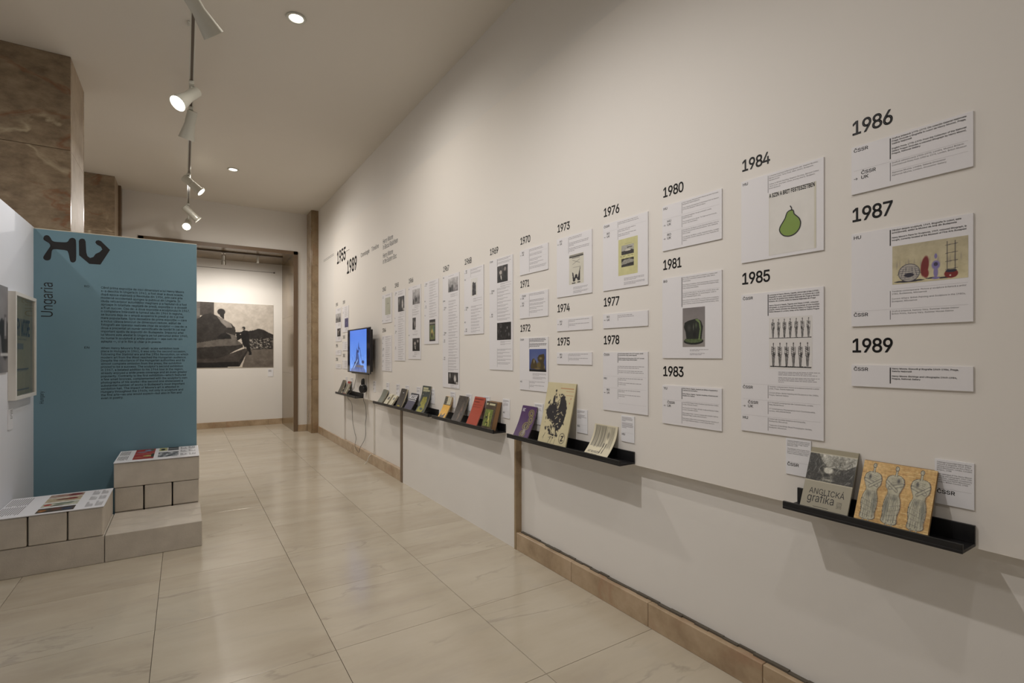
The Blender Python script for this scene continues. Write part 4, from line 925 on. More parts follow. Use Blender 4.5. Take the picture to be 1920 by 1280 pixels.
# ------------------------------------------------------------ picture ledges
LX0, LZ0 = 2.023, 0.882
def ledge(y0, y1, label):
    r = tag(empty('picture_ledge', wall_frame(y1, LZ0)), label, 'shelf', 'black picture ledges on the right wall')
    L = y1 - y0; D = PX - LX0; w = r.matrix_world
    MB().box((0, 0, 0), (L, 0.010, D)).build('shelf_base', M_BLACK, r, w, bevel=0.0008)
    MB().box((0, 0.0102, 0.0005), (L, 0.068, 0.010)).build('back_plate', M_BLACK, r, w, bevel=0.0008)
    MB().box((0, 0.0102, D - 0.010), (L, 0.030, D)).build('front_lip', M_BLACK, r, w, bevel=0.0008)
ledge(0.562, 1.124, 'short black picture ledge nearest the right edge with two catalogues')
ledge(2.033, 3.205, 'black picture ledge holding the purple book and the tall cream catalogue')
ledge(3.405, 4.572, 'black picture ledge holding the yellow and orange books')
ledge(4.665, 6.412, 'long black picture ledge holding six books')
ledge(7.215, 8.325, 'black picture ledge below the television at the far end')

# small labels on the wall beside the books
def wlabel(y, label, code='ČSSR', n=0, w=.102):
    o = tag(MB().box((0, -.15, .0003), (w, 0, .0045)).build('caption_label', M_PAPER, None, wall_frame(y, 1.148)), label, 'label', 'small captions above the ledges')
    t = MB(); rs = random.Random(int(y * 999))
    if isinstance(n, list):
        yy = .0095
        for b in n:
            if b == '': yy += .0065; continue
            t.text(b, .006, -yy - .0016, .0064, width=min(body_w(b, .004) * .0062, .091), bold=.004, mi=1); yy += .0066
    else:
        yy = .010
        for blk in (n, n + 1 if n else 3):
            for k in range(max(3, blk)):
                ww = .088 * (rs.uniform(.75, 1) if k < max(3, blk) - 1 else rs.uniform(.2, .6)); t.rect(.006, -yy - .0014, .006 + ww, -yy + .0014, 0, 2); yy += .0066
            yy += .006
    t.rect(.006, -.0975, .096, -.0970, 0, 2)
    t.text(code, .006, -.1135, .0176, width={2: .0245, 4: .048}[len(code)], bold=.02, res=2)
    t.v = [(a, b, c + .0048) for a, b, c in t.v]
    t.build('printed_text', [M_INK, M_INK2, M_INK3], o)['kind'] = 'stuff'
wlabel(1.174, 'small caption reading ČSSR half behind the grey landscape catalogue', 'ČSSR', ['Catalogul expoziției Grafica britanică', '1775–1970: Din colecția Galeriei', 'Naționale Praga, Praga, Galeria', 'Națională, 1986', '', 'The catalogue of the English Prints', '1775–1970: From the Collection of the', 'National Gallery Prague, exhibition,', 'Prague, National Gallery, 1986'])
wlabel(0.667, 'small caption reading ČSSR nearest the right edge', 'ČSSR', ['Catalogul expoziției Henry Moore:', 'Gravură și litografie 1949–1984', 'catalog coordonat de Ann Elliot și', 'David Mitchinson, Londra, Consiliul', 'Britanic, 1988', '', 'The catalogue of the Henry Moore:', 'Etchings and Lithographs 1949–1984', 'exhibition, catalogue compiled by', 'Ann Elliot and David Mitchinson,', 'London, British Council, 1988'])
wlabel(2.535, 'small caption reading RO between the cream catalogue and the striped brochure', 'RO', 3)
wlabel(2.137, 'small caption reading HU right of the striped brochure', 'HU', 4)
wlabel(3.009, 'small caption between the purple book and the tall cream catalogue', 'HU', 3)
wlabel(3.447, 'small caption at the right end of the ledge with the orange book', 'HU', 3)
wlabel(3.758, 'small caption between the orange book and the thick dark book', 'RO', 3)
wlabel(4.075, 'small caption between the brown dark book and the orange book', 'YU', 4)
wlabel(4.398, 'small caption between the yellow book and the brown dark book', 'HU', 3)
wlabel(4.866, 'small caption right of the large green and yellow book', 'RO', 4)
wlabel(5.237, 'small caption just left of the large green and yellow book', 'RO', 3)
wlabel(5.573, 'small caption above the navy book with white capitals', 'HU', 3)
wlabel(5.870, 'small caption just left of the narrow charcoal book', 'RO', 4)
wlabel(6.226, 'small caption right of the plain grey book on the long ledge', 'YU', 3)
wlabel(6.757, 'small caption under the right side of the television', 'RO', 4)
wlabel(8.155, 'small caption between the two books on the far ledge', 'HU', 3)
wlabel(7.858, 'small caption under the left side of the television', 'HU', 5)

# ------------------------------------------------------------ books
BZ = LZ0 + 0.0102
def book(name, yl, yr, zt, th, bow, cover, label, art=None, extra=None, pages=None, cat='book', n0=None, lean_top=0.001, edge=None):
    W_ = yl - yr; H_ = zt - BZ
    r = tag(empty(name, wall_frame(yl, BZ)), label, cat, 'books leaning on the black ledges')
    nb = (0.106 - th) if n0 is None else n0
    def fn(x, y, z, s=0):
        k = y / H_; return (x, y, nb * (1 - k) + lean_top * k - bow * math.sin(math.pi * min(1, max(0, k))) + z)
    wm = r.matrix_world; ct = min(.0012, th * .2)
    def slab(x0, x1, z0, z1, y0=0, y1=None, n=10):
        y1 = H_ if y1 is None else y1; m = MB()
        ring = []
        for k in range(n + 1):
            y = y0 + (y1 - y0) * k / n; ring.append([fn(x0, y, z0), fn(x1, y, z0), fn(x1, y, z1), fn(x0, y, z1)])
        vs = [p for q_ in ring for p in q_]; fs = [(3, 2, 1, 0)] if False else [(0, 1, 2, 3)]
        for k in range(n):
            a = k * 4
            for j in range(4): fs.append((a + j, a + 4 + j, a + 4 + (j + 1) % 4, a + (j + 1) % 4))
        fs.append(tuple(n * 4 + j for j in (3, 2, 1, 0)))
        return m.add(vs, fs)
    slab(.0015, W_ - .0025, ct, th - ct, .002, H_ - .0025).build('page_block', pages or M_PAGES, r, wm)
    cv = slab(0, W_, 0, ct); f = slab(0, W_, th - ct, th); cv.add(f.v, f.f); sp = slab(0, .0012, ct, th - ct); cv.add(sp.v, sp.f)
    cv.build('cover', cover, r, wm)
    if art is not None: art.build('cover_picture', .0003, H_ - .0003, W_ - .0003, .0003, th + .0003, r, wm, fn=fn)
    if extra:
        groups = extra(W_, H_)
        for nm, mb_, ms in groups:
            mb_.map(lambda x, y, z: fn(x, y, th + .0006 + z)).build(nm, ms, r, wm)
    return r
def solid(n, c, rough=.5): return mat(n, srgb(*c), rough)

# grey landscape catalogue with the words ANGLICKA grafika
im = Img(120, 170, (160, 154, 136)).noise(4, 6)
im.rect(0, .085, 1, .525, (88, 86, 78)); im.poly([(.2, .085), (1, .085), (1, .26), (.7, .30), (.4, .27), (.3, .2)], (156, 154, 144))
im.noise(60, 9, ((im.Y > .085) & (im.Y < .525)).astype(float)).noise(46, 26, ((im.Y > .085) & (im.Y < .525)).astype(float))
im.poly([(0, .09), (.12, .10), (.22, .16), (.3, .25), (.26, .34), (.36, .44), (.3, .525), (0, .525)], (46, 44, 40), al=.8).poly([(1, .2), (.86, .26), (.74, .34), (.6, .40), (.55, .525), (1, .525)], (52, 50, 46), al=.75).poly([(.3, .27), (.7, .29), (.95, .27), (.8, .33), (.4, .31)], (60, 58, 52), al=.7)
im.ell(.46, .33, .12, .062, (196, 194, 182), soft=.35).ell(.44, .41, .07, .03, (40, 38, 34), soft=.5).ell(.5, .48, .16, .02, (150, 148, 136), soft=.7)
for k in range(90):
    a_ = im.rs.uniform(-2.2, -.4); x = im.rs.choice([im.rs.uniform(0, .32), im.rs.uniform(.58, 1)]); y = im.rs.uniform(.22, .52); cc = im.rs.choice([30, 34, 44, 150]); im.line(x, y, x + .10 * math.cos(a_), max(.09, y + .07 * math.sin(a_)), .005, (cc, cc, cc - 4), al=.75)
im.noise(36, 50, ((im.Y > .085) & (im.Y < .525)).astype(float)).rect(0, .525, 1, 1, (160, 154, 136))
im.rect(0, .52, 1, .527, (196, 190, 170)).rect(0, 0, 1, .083, (146, 138, 114)).rect(0, .078, 1, .086, (190, 184, 164))
def ex(W_, H_):
    m = MB()
    m.text('ANGLICKÁ', W_ * .14, H_ * .285, H_ * .125, width=W_ * .74, bold=0, res=3).text('grafika', W_ * .13, H_ * .165, H_ * .175, width=W_ * .56, res=3)
    m.text('1775', W_ * .755, H_ * .185, H_ * .06, width=W_ * .10, res=2).text('1970', W_ * .755, H_ * .135, H_ * .06, width=W_ * .10, res=2).rect(W_ * .28, H_ * .093, W_ * .60, H_ * .099)
    return [('cover_lettering', m, M_INK)]
book('catalogue', 1.067, 0.896, 1.127, .006, .001, solid('cover_stone', (164, 158, 140)), 'grey catalogue with a landscape print and the words ANGLICKÁ grafika', im, ex)

im = Img(180, 144, (196, 158, 96)).noise(22, 5)
for k in range(420):
    x, y = im.rs.uniform(-.05, 1), im.rs.uniform(0, 1); im.line(x, y, x + im.rs.uniform(.03, .14), y + im.rs.uniform(-.005, .005), .0035, [(222, 196, 136), (168, 118, 62), (186, 140, 80), (228, 206, 152), (206, 170, 104)][im.rs.randint(5)], al=.75)
im.rect(0, .94, 1, 1, (104, 88, 76), al=.6)
def drape(cx, side):
    L_ = (178, 174, 152); M_ = (128, 128, 114); D = (58, 56, 58)
    fx = lambda x, y: (cx + side * x, y)
    gown = smooth([fx(*p) for p in [(-.045, .165), (.05, .17), (.105, .20), (.125, .27), (.12, .36), (.085, .41), (.075, .46), (.105, .56), (.115, .68), (.10, .80), (.115, .87), (.06, .905), (-.05, .91), (-.10, .88), (-.085, .78), (-.11, .66), (-.10, .54), (-.065, .45), (-.09, .38), (-.12, .30), (-.105, .21)]], 1)
    im.poly([(x + .02, y + .004) for x, y in gown], (140, 108, 70), al=.8)
    im.poly([(cx + (x - cx) * 1.07, .53 + (y - .53) * 1.015) for x, y in gown], D).poly(gown, L_)
    im.poly([fx(-.018, .19), fx(-.014, .09), fx(.016, .09), fx(.022, .19)], D).poly([fx(-.012, .19), fx(-.009, .09), fx(.011, .09), fx(.016, .19)], L_)
    im.ell(cx + side * .002, .065, .030, .042, D, rot=.2 * side, soft=.15).ell(cx + side * .002, .065, .023, .032, L_, rot=.2 * side, soft=.2).ell(cx + side * .01, .06, .006, .008, D)
    im.ell(cx + side * .075, .64, .05, .24, M_, soft=.7, al=.95).ell(cx - side * .02, .52, .06, .06, M_, soft=.8, al=.8).ell(cx - side * .04, .25, .028, .05, D, soft=.8, al=.8)
    for a_, b_, w in ((( -.10, .30), (.07, .37), .020), ((.115, .28), (-.03, .40), .018)):
        p, q_ = fx(*a_), fx(*b_); im.line(p[0], p[1], q_[0], q_[1], w * 1.3, D).line(p[0], p[1], q_[0], q_[1], w, L_)
    for k in range(9):
        x0 = -.08 + k * .02; p, q_ = fx(x0 * .7, .46), fx(x0 * 1.1 + .01 * math.sin(k * 2), .87); m_ = fx(x0 * 1.15 + .012 * math.sin(k), .66)
        im.line(p[0], p[1], m_[0], m_[1], .0032, D, al=.7).line(m_[0], m_[1], q_[0], q_[1], .0032, D, al=.7)
    for k in range(4): p, q_ = fx(-.085, .20 + k * .022), fx(.06, .235 + k * .03); im.line(p[0], p[1], q_[0], q_[1], .003, D, al=.6)
    for k in range(4): p, q_ = fx(-.10, .60 + k * .075), fx(.05, .66 + k * .065); im.line(p[0], p[1], q_[0], q_[1], .0028, D, al=.5)
    for x in (-.04, .035): p = fx(x, .90); im.line(p[0], p[1], p[0], .965, .013, D).line(p[0], p[1], p[0], .96, .008, L_)
drape(.17, 1); drape(.49, -1); drape(.82, 1); im.noise(22, 40)
book('catalogue', 0.875, 0.656, 1.108, .010, .001, solid('cover_ochre', (150, 120, 80)), 'wide ochre catalogue with three grey draped standing forms', im)

im = Img(60, 80, (72, 38, 90)).noise(5, 6)
for (cx, cy, rx, ry) in ((.72, .22, .2, .13), (.78, .42, .17, .15), (.6, .62, .24, .13), (.55, .85, .2, .11)):
    im.ell(cx, cy, rx, ry, (134, 122, 72), soft=.1).ell(cx, cy, rx * .8, ry * .8, (66, 48, 66), soft=.1).ell(cx, cy, rx * .62, ry * .62, (140, 128, 84), soft=.2).ell(cx, cy, rx * .3, ry * .35, (70, 44, 84), soft=.2)
im.ell(.6, .78, .12, .16, (150, 146, 130), soft=.8).ell(.62, .62, .05, .1, (60, 54, 60), soft=.5)
ex = lambda W_, H_: [('cover_lettering', MB().rect(W_ * .08, H_ * .9, W_ * .27, H_ * .915).rect(W_ * .08, H_ * .865, W_ * .2, H_ * .88).rect(W_ * .08, H_ * .83, W_ * .25, H_ * .845), M_PAPER)]
book('book', 3.152, 2.965, 1.121, .008, .010, solid('cover_purple', (72, 38, 90)), 'purple book with an olive looping drawing', im, ex)

im = Img(100, 128, (206, 196, 160)).noise(8, 5)
reg = np.clip(1 - ((im.X - .52) / .36) ** 2 - ((im.Y - .48) / .40) ** 2, 0, 1)
Rr = random.Random(9)
im.poly([(.16, .40), (.30, .34), (.44, .36), (.5, .44), (.54, .38), (.56, .22), (.64, .20), (.76, .28), (.82, .46), (.78, .62), (.70, .72), (.56, .76), (.5, .64), (.36, .60), (.2, .58), (.12, .5)], (40, 36, 40)).ell(.33, .28, .04, .08, (40, 36, 40)).line(.36, .14, .36, .30, .006, (40, 36, 40)).ell(.36, .13, .03, .02, (40, 36, 40))
for k in range(150):
    a = Rr.uniform(0, 6.28); d = Rr.uniform(.2, 1.0); x, y = .47 + .37 * d * math.cos(a), .52 + .36 * d * math.sin(a)
    im.ell(x, y, Rr.uniform(.008, .035), Rr.uniform(.008, .04), (40, 36, 40), rot=a, soft=.4)
for k in range(60):
    a = Rr.uniform(0, 6.28); d = Rr.uniform(.3, 1.05); x, y = .50 + .30 * d * math.cos(a), .50 + .34 * d * math.sin(a); im.line(x, y, x + Rr.uniform(-.08, .08), y + Rr.uniform(-.06, .06), Rr.uniform(.006, .02), (40, 36, 40))
for k in range(34):
    x, y = Rr.uniform(.2, .72), Rr.uniform(.45, .86); im.line(x, y, x + Rr.uniform(-.06, .06), y + Rr.uniform(-.03, .03), Rr.uniform(.005, .014), (206, 196, 160))
for k in range(28):
    x, y = Rr.uniform(.18, .72), Rr.uniform(.3, .9); a = Rr.uniform(0, 3.14); im.line(x, y, x + .14 * math.cos(a), y + .1 * math.sin(a), .005, (40, 36, 40))
im.ell(.83, .85, .105, .083, (70, 66, 64), soft=.05).ell(.83, .85, .092, .072, (206, 196, 160), soft=.05).line(.80, .82, .86, .82, .016, (40, 36, 40)).line(.87, .81, .80, .89, .016, (40, 36, 40)).line(.80, .89, .87, .88, .014, (40, 36, 40))
for y, x, w in ((.02, .62, .34), (.075, .5, .46), (.125, .7, .27), (.145, .7, .27), (.19, .72, .25)): im.rect(x, y, x + w, y + (.018 if w > .4 else .007), (182, 122, 84), al=.75)
im.ell(.9, .24, .012, .014, (190, 80, 60)).ell(.88, .31, .012, .014, (190, 80, 60))
book('catalogue', 2.836, 2.534, 1.309, .007, .004, solid('cover_cream', (206, 196, 160)), 'tall cream catalogue with a black ink splatter drawing', im)

im = Img(60, 70, (214, 206, 180)).noise(5, 5)
for k in range(34):
    x = .08 + k * .025; im.line(x, .04, x + im.rs.uniform(-.01, .01), .72 - (k % 3) * .02, .006, (104, 100, 90), al=.9)
im.rect(.06, .03, .56, .70, (110, 106, 96), al=.35).ell(.68, .32, .07, .17, (140, 134, 120), soft=.6).ell(.66, .18, .05, .05, (190, 184, 166), soft=.6).line(.62, .58, .60, .86, .018, (40, 38, 36)).line(.72, .58, .70, .86, .018, (40, 38, 36))
ex = lambda W_, H_: [('cover_lettering', MB().text('ART MUVESZEK', W_ * .10, H_ * .125, H_ * .085, width=W_ * .50, bold=.02).text('KIALLITASA', W_ * .06, H_ * .04, H_ * .075, width=W_ * .5, bold=.02), M_INK2)]
book('brochure', 2.362, 2.163, 1.075, .003, .022, solid('cover_ivory', (214, 206, 180)), 'curled ivory brochure with vertical grey stripes and a standing pair', im, ex, cat='brochure')

im = Img(50, 70, (222, 170, 62))
im.rect(0, 0, 1, .38, (60, 58, 50)).rect(.42, .02, .97, .36, (196, 188, 160)).rect(.06, .04, .36, .16, (120, 116, 96)).rect(.1, .07, .3, .13, (40, 38, 36)).rect(.06, .2, .36, .34, (120, 116, 96)).rect(.1, .23, .3, .31, (40, 38, 36)).poly([(.12, .98), (.3, .76), (.42, .86), (.62, .82), (.8, .72), (.78, .98)], (78, 74, 72)).noise(16, 8).ell(.5, .95, .3, .02, (200, 160, 90))
book('book', 4.484, 4.335, 1.097, .010, .012, solid('cover_yellow', (222, 170, 62)), 'small bright yellow book with a black and white top', im)
im = Img(50, 70, (62, 54, 48)).noise(10, 7)
im.ell(.7, .3, .08, .2, (92, 82, 72), soft=.9).ell(.66, .5, .14, .16, (116, 92, 78), soft=.8).ell(.62, .78, .1, .16, (110, 94, 80), soft=.9).line(.6, .3, .75, .4, .02, (140, 120, 104), al=.6).line(.55, .62, .6, .9, .03, (142, 116, 98), al=.7).rect(.04, .04, .1, .07, (180, 170, 150)).noise(22, 14)
book('book', 4.195, 4.016, 1.123, .009, .010, solid('cover_umber', (62, 54, 48)), 'brown dark paperback with a dim pale figure', im)
ex = lambda W_, H_: [('cover_lettering', MB().text('MAGYARORSZÁG', W_ * .08, H_ * .905, H_ * .07, width=W_ * .80, bold=.03).text('szobrok', W_ * .08, H_ * .81, H_ * .07, width=W_ * .5, bold=.03).text('KIÁLLÍTÁSA', W_ * .08, H_ * .715, H_ * .05, width=W_ * .76).text('KÉPEK', W_ * .08, H_ * .64, H_ * .05, width=W_ * .68), mat('dark_red_print', srgb(112, 40, 24), .5))]
book('book', 3.897, 3.713, 1.135, .008, .006, solid('cover_orange', (168, 60, 30)), 'plain orange red book with dark red lettering', None, ex)
im = Img(60, 80, (70, 56, 40)).noise(12, 8)
im.rect(.06, .28, .82, .88, (104, 116, 52)).ell(.45, .36, .2, .08, (130, 150, 70), soft=.8).line(.5, .4, .52, .62, .04, (206, 196, 120)).line(.52, .6, .36, .82, .035, (198, 186, 108)).line(.56, .6, .62, .84, .035, (198, 186, 108)).line(.4, .55, .2, .5, .02, (190, 180, 100)).line(.2, .5, .12, .66, .02, (44, 40, 24)).ell(.3, .56, .1, .05, (40, 36, 22)).ell(.42, .74, .08, .03, (40, 36, 22)).ell(.48, .44, .06, .06, (190, 176, 100)).noise(28, 16)
im.rect(.05, .06, .22, .12, (190, 186, 150)).rect(.34, .06, .88, .13, (196, 192, 158)).rect(.6, .93, .78, .96, (150, 120, 70))
book('book', 3.626, 3.462, 1.117, .045, .0, solid('cover_brown', (72, 56, 40)), 'thick dark book with browned pages and a green picture of a figure', im, None, M_PAGES_B)

book('book', 6.302, 6.135, 1.060, .014, .010, solid('cover_grey', (116, 118, 106)), 'plain grey book at the left end of the long ledge')
im = Img(30, 50, (206, 200, 176)).noise(6, 5); im.rect(.3, .25, .85, .5, (74, 72, 68)).rect(.1, .1, .9, .2, (180, 174, 150)).noise(40, 9, ((im.Y > .2) & (im.Y < .52)).astype(float))
book('booklet', 6.068, 5.945, 1.016, .020, .0, solid('cover_white', (206, 200, 176)), 'small off-white booklet, the left one of the pair', im)
im = Img(30, 50, (202, 196, 170)).noise(6, 5); im.rect(.35, .2, .85, .42, (120, 118, 110)).noise(20, 9)
book('booklet', 5.897, 5.785, 1.012, .020, .0, solid('cover_white', (206, 200, 176)), 'small off-white booklet, the right one of the pair', im)
ex = lambda W_, H_: [('cover_lettering', MB().rect(W_ * .45, H_ * .8, W_ * .7, H_ * .815).rect(W_ * .5, H_ * .775, W_ * .65, H_ * .785), M_PAPER), ('cover_mark', MB().rect(W_ * .28, H_ * .10, W_ * .72, H_ * .15), solid('mark_yellow', (180, 166, 40)))]
book('book', 5.648, 5.480, 1.107, .020, .008, solid('cover_charcoal', (58, 52, 46)), 'narrow charcoal book with a small yellow mark', None, ex)
ex = lambda W_, H_: [('cover_lettering', MB().text('MOORE', W_ * .03, H_ * .66, H_ * .36, width=W_ * .93, bold=.02, res=3).rect(W_ * .02, H_ * .575, W_ * .98, H_ * .60), M_PAPER), ('cover_panel', MB().rect(W_ * .03, 0.001, W_ * .97, H_ * .57, -.0002), solid('deep_indigo', (50, 46, 74)))]
book('book', 5.380, 5.165, 1.073, .005, .004, solid('cover_navy', (38, 36, 48)), 'navy book with bold white capitals across its top', None, ex)
im = Img(50, 70, (56, 66, 64)).noise(8, 6)
im.rect(.12, .06, .75, .13, (188, 186, 150)).rect(.12, .145, .95, .2, (188, 186, 150)).rect(.12, .215, .62, .235, (150, 148, 120)).rect(.1, .31, .28, .33, (170, 168, 140))
im.poly([(.3, .42), (.75, .40), (.82, .55), (.76, .68), (.86, .8), (.72, .97), (.1, .97), (.16, .78), (.4, .74), (.18, .66)], (148, 144, 52)).line(.55, .44, .55, .66, .02, (84, 86, 50)).ell(.55, .84, .2, .05, (56, 70, 76), soft=.4).noise(30, 9, (im.Y > .38).astype(float))
book('book', 5.045, 4.835, 1.171, .010, .018, solid('cover_slate', (56, 66, 64)), 'large dark green book with a yellow block picture', im)

book('book', 8.262, 8.100, 1.097, .016, .006, solid('cover_grey_dark', (92, 88, 78)), 'dark grey book on the far ledge')
im = Img(30, 60, (150, 146, 130)); im.rect(0, 0, 1, .16, (142, 52, 44)).rect(0, .9, 1, 1, (150, 60, 48)).rect(.3, .22, .5, .88, (80, 78, 70)).rect(.6, .25, .72, .85, (196, 190, 170)).noise(18, 9)
book('book', 7.955, 7.790, 1.092, .016, .004, solid('cover_beige', (150, 146, 130)), 'beige book with red ends on the far ledge', im)

# ------------------------------------------------------------ television, headphones, cords
TVX, TY0_, TY1_, TZ0_, TZ1_ = 2.03, 6.54, 7.625, 1.245, 1.862
tv = tag(empty('television', wall_frame(TY1_, TZ0_)), 'wall television showing a pale blue picture', 'television')
tw, thh, dep = TY1_ - TY0_, TZ1_ - TZ0_, PX - TVX
wm = tv.matrix_world
MB().box((0, 0, dep - .012), (tw, thh, dep)).build('bezel', M_PLASTIC, tv, wm, bevel=.002)
MB().box((.03, .03, dep - .045), (tw - .03, thh - .03, dep - .0122)).box((.12, .05, dep - .06), (tw - .12, .33, dep - .045)).build('rear_housing', M_PLASTIC, tv, wm, bevel=.003)
MB().box((.18, -.012, dep - .03), (tw - .12, 0, dep - .006)).build('speaker_strip', M_PLASTIC, tv, wm, bevel=.002)
MB().box((.40, .15, .0005), (.68, .45, dep - .0602)).build('wall_mount', M_BLACK, tv, wm)
MB().rect(.012, .014, tw - .012, thh - .012, dep + .0004).build('screen_glass', mat('screen_black', (0.012, 0.012, 0.03), 0.08), tv, wm)
im = Img(96, 78, (92, 138, 226)).grad((78, 122, 220), (112, 156, 232)).noise(8, 3)
im.poly([(.44, .42), (.50, .50), (.54, .62), (.60, .82), (.86, .90), (.9, 1), (.1, 1), (.22, .88), (.36, .74), (.40, .56)], (70, 92, 150)).poly([(.55, .28), (.57, .40), (.60, .46), (.56, .5), (.52, .44)], (44, 62, 118)).line(.62, .44, .74, .76, .012, (34, 44, 84)).ell(.52, .52, .05, .04, (46, 58, 104)).ell(.38, .80, .10, .035, (40, 46, 74)).ell(.8, .77, .08, .04, (52, 62, 100)).ell(.6, .87, .28, .03, (96, 92, 100)).line(.2, .97, .5, .72, .02, (150, 180, 226)).rect(.05, .93, .95, 1, (84, 104, 158), al=.7).noise(26, 16, (im.Y > .6).astype(float)).line(.46, .5, .42, .75, .015, (38, 48, 92)).line(.52, .6, .52, .8, .02, (52, 60, 96))
im.build('screen_picture', .13, thh - .018, tw - .155, .018, dep + .0010, tv, wm, m=M_SCREEN)

hp = tag(empty('headphones', wall_frame(7.06, 1.055)), 'black headphones hanging on the wall beside the far ledge', 'headphones')
wm = hp.matrix_world
cm = lambda x, y, z, rx=0, ry=0: Matrix.Translation((x, y, z)) @ Matrix.Rotation(rx, 4, 'X') @ Matrix.Rotation(ry, 4, 'Y')
for (x, z) in ((-.035, .03), (.03, .075)):
    MB().lathe([(0, -.012), (.045, -.012), (.058, -.004), (.060, .006), (.050, .016), (.0, .018)], cm(x, -.03, z, 0, .5 if x < 0 else .35), 24).build('ear_cup', M_PLASTIC, hp, wm, smooth=True)
for (x, z) in ((-.055, .03), (.045, .075)):
    pts = [(x + .032 * math.cos(a), .045 + .060 * math.sin(a) - .0, z) for a in [math.pi * (-.35 + 1.7 * k / 18) for k in range(19)]]
    MB().tube(pts, .009, 8).build('headband', M_PLASTIC, hp, wm, smooth=True)
MB().tube([(-.075, .095, .0), (-.075, .095, .05), (-.075, .105, .055)], .004, 6).tube([(-.075, .095, .0005), (-.075, .095, .004)], .012, 10).build('wall_hook', M_CHROME, hp, wm)

def cord(name, pts, r, m, label):
    # smooth the path
    P = [Vector(p) for p in pts]; Q_ = []
    for i in range(len(P) - 1):
        a = P[max(0, i - 1)]; b = P[i]; c_ = P[i + 1]; d = P[min(len(P) - 1, i + 2)]
        for k in range(6):
            t_ = k / 6; Q_.append(0.5 * ((2 * b) + (c_ - a) * t_ + (2 * a - 5 * b + 4 * c_ - d) * t_ * t_ + (3 * b - a - 3 * c_ + d) * t_ ** 3))
    Q_.append(P[-1])
    return tag(MB().tube([q_[:] for q_ in Q_], r, 6).build(name, m, smooth=True), label, 'cord')
cord('headphone_cord', [(2.11, 7.10, .98), (2.13, 7.17, .93), (2.138, 7.20, .86), (2.17, 7.215, .78), (2.185, 7.23, .62), (2.186, 7.27, .50), (2.184, 7.25, .36), (2.18, 7.31, .26), (2.138, 7.35, .16), (2.130, 7.40, .075)], .0028, M_PLASTIC, 'thin black headphone cord hanging to the baseboard')
cord('signal_cable', [(2.09, 7.44, 1.25), (2.125, 7.52, 1.17), (2.136, 7.66, 1.03), (2.132, 7.70, .98), (2.05, 7.60, .935), (2.012, 7.545, .915), (2.012, 7.53, .86), (2.10, 7.72, .80), (2.17, 7.90, .72), (2.186, 7.95, .58), (2.186, 7.92, .46), (2.18, 7.80, .33), (2.18, 7.72, .24), (2.138, 7.62, .15), (2.132, 7.52, .10), (2.130, 7.44, .085)], .0028, M_PLASTIC, 'thin black cable running from the television over the far ledge')
cord('power_cord', [(2.132, 6.965, 1.24), (2.132, 6.966, 1.10), (2.132, 6.966, .95), (2.132, 6.966, .885), (2.160, 6.93, .862), (2.182, 6.87, .83), (2.183, 6.865, .6), (2.183, 6.863, .35), (2.180, 6.863, .15), (2.138, 6.90, .12), (2.10, 6.93, .02), (2.08, 6.95, .006)], .0065, M_CORDW, 'white power cord running from the television down to the floor')

# ------------------------------------------------------------ lighting track and lamps
tr = tag(empty('lighting_track', loc=(TRACK_X, 0, TRACK_Z)), 'ceiling-hung white lighting track running towards the end wall', 'track')
MB().box((-.019, -1.0, .0), (.019, 10.5, .034)).build('rail', M_LAMP, tr, tr.matrix_world, bevel=.001)
MB().box((-.010, -0.98, -.0015), (.010, 10.48, -.0002)).build('slot', M_BRONZE, tr, tr.matrix_world)
for y in (0.5, 3.0, 5.0, 7.2, 9.2):
    MB().box((-.006, y - .006, .034), (.006, y + .006, CZ - TRACK_Z - .012)).box((-.03, y - .03, CZ - TRACK_Z - .012), (.03, y + .03, CZ - TRACK_Z)).build('hanger', M_LAMP, tr, tr.matrix_world)

def look_matrix(o, d):
    d = Vector(d).normalized(); return Matrix.Translation(o) @ d.to_track_quat('Z', 'Y').to_matrix().to_4x4()
def track_spot(y, d, watts, cone, colr, label, style, xoff=0.0, drop=0.0):
    r = tag(empty('track_spotlight', loc=(TRACK_X, y, TRACK_Z)), label, 'lamp', 'spotlights on the ceiling track')
    R0 = Matrix.Translation((TRACK_X, y, TRACK_Z)); d = Vector(d).normalized()
    MB().box((-.020, -.055, -.032), (.020, .055, -.0022)).build('adapter', M_LAMP, r, R0, bevel=.003)
    j = Vector((0, 0, -.112 - drop))
    MB().tube([(0, 0, -.0322), (0, 0, -.09 - drop)], .010, 12).box((-.014, -.014, -.132 - drop), (.014, .014, -.085 - drop)).build('stem', M_LAMP, r, R0, bevel=0, smooth=False)
    org = Vector((TRACK_X, y, TRACK_Z)) + j - d * .02
    M_ = look_matrix(org, d)
    if style == 'bell': prof = [(0, -.05), (.030, -.05), (.036, -.045), (.037, .03), (.036, .05), (.046, .11), (.056, .165), (.058, .172), (.054, .172), (.046, .150), (.030, .10)]
    else: prof = [(0, -.05), (.034, -.05), (.040, -.045), (.040, .045), (.037, .046), (.037, .054), (.040, .055), (.041, .15), (.050, .158), (.051, .172), (.046, .172), (.040, .155), (.03, .10)]
    h = MB().lathe([(a * 1.25, b * 1.25) for a, b in prof], R0.inverted() @ M_, 28).build('housing', M_LAMP, r, None, smooth=True)
    fd = .198
    lens = MB().lathe([(0.0001, fd), (.054, fd)], R0.inverted() @ M_, 28).build('lit_face', M_GLOW, r, None)
    L_ = bpy.data.lights.new('spot', 'SPOT'); L_.energy = watts; L_.color = colr; L_.spot_size = math.radians(cone); L_.spot_blend = 1.0; L_.shadow_soft_size = .035
    lo = bpy.data.objects.new('spot_beam', L_); COL.objects.link(lo)
    lo.matrix_world = Matrix.Translation(org + d * .225) @ d.to_track_quat('-Z', 'Y').to_matrix().to_4x4()
    return r
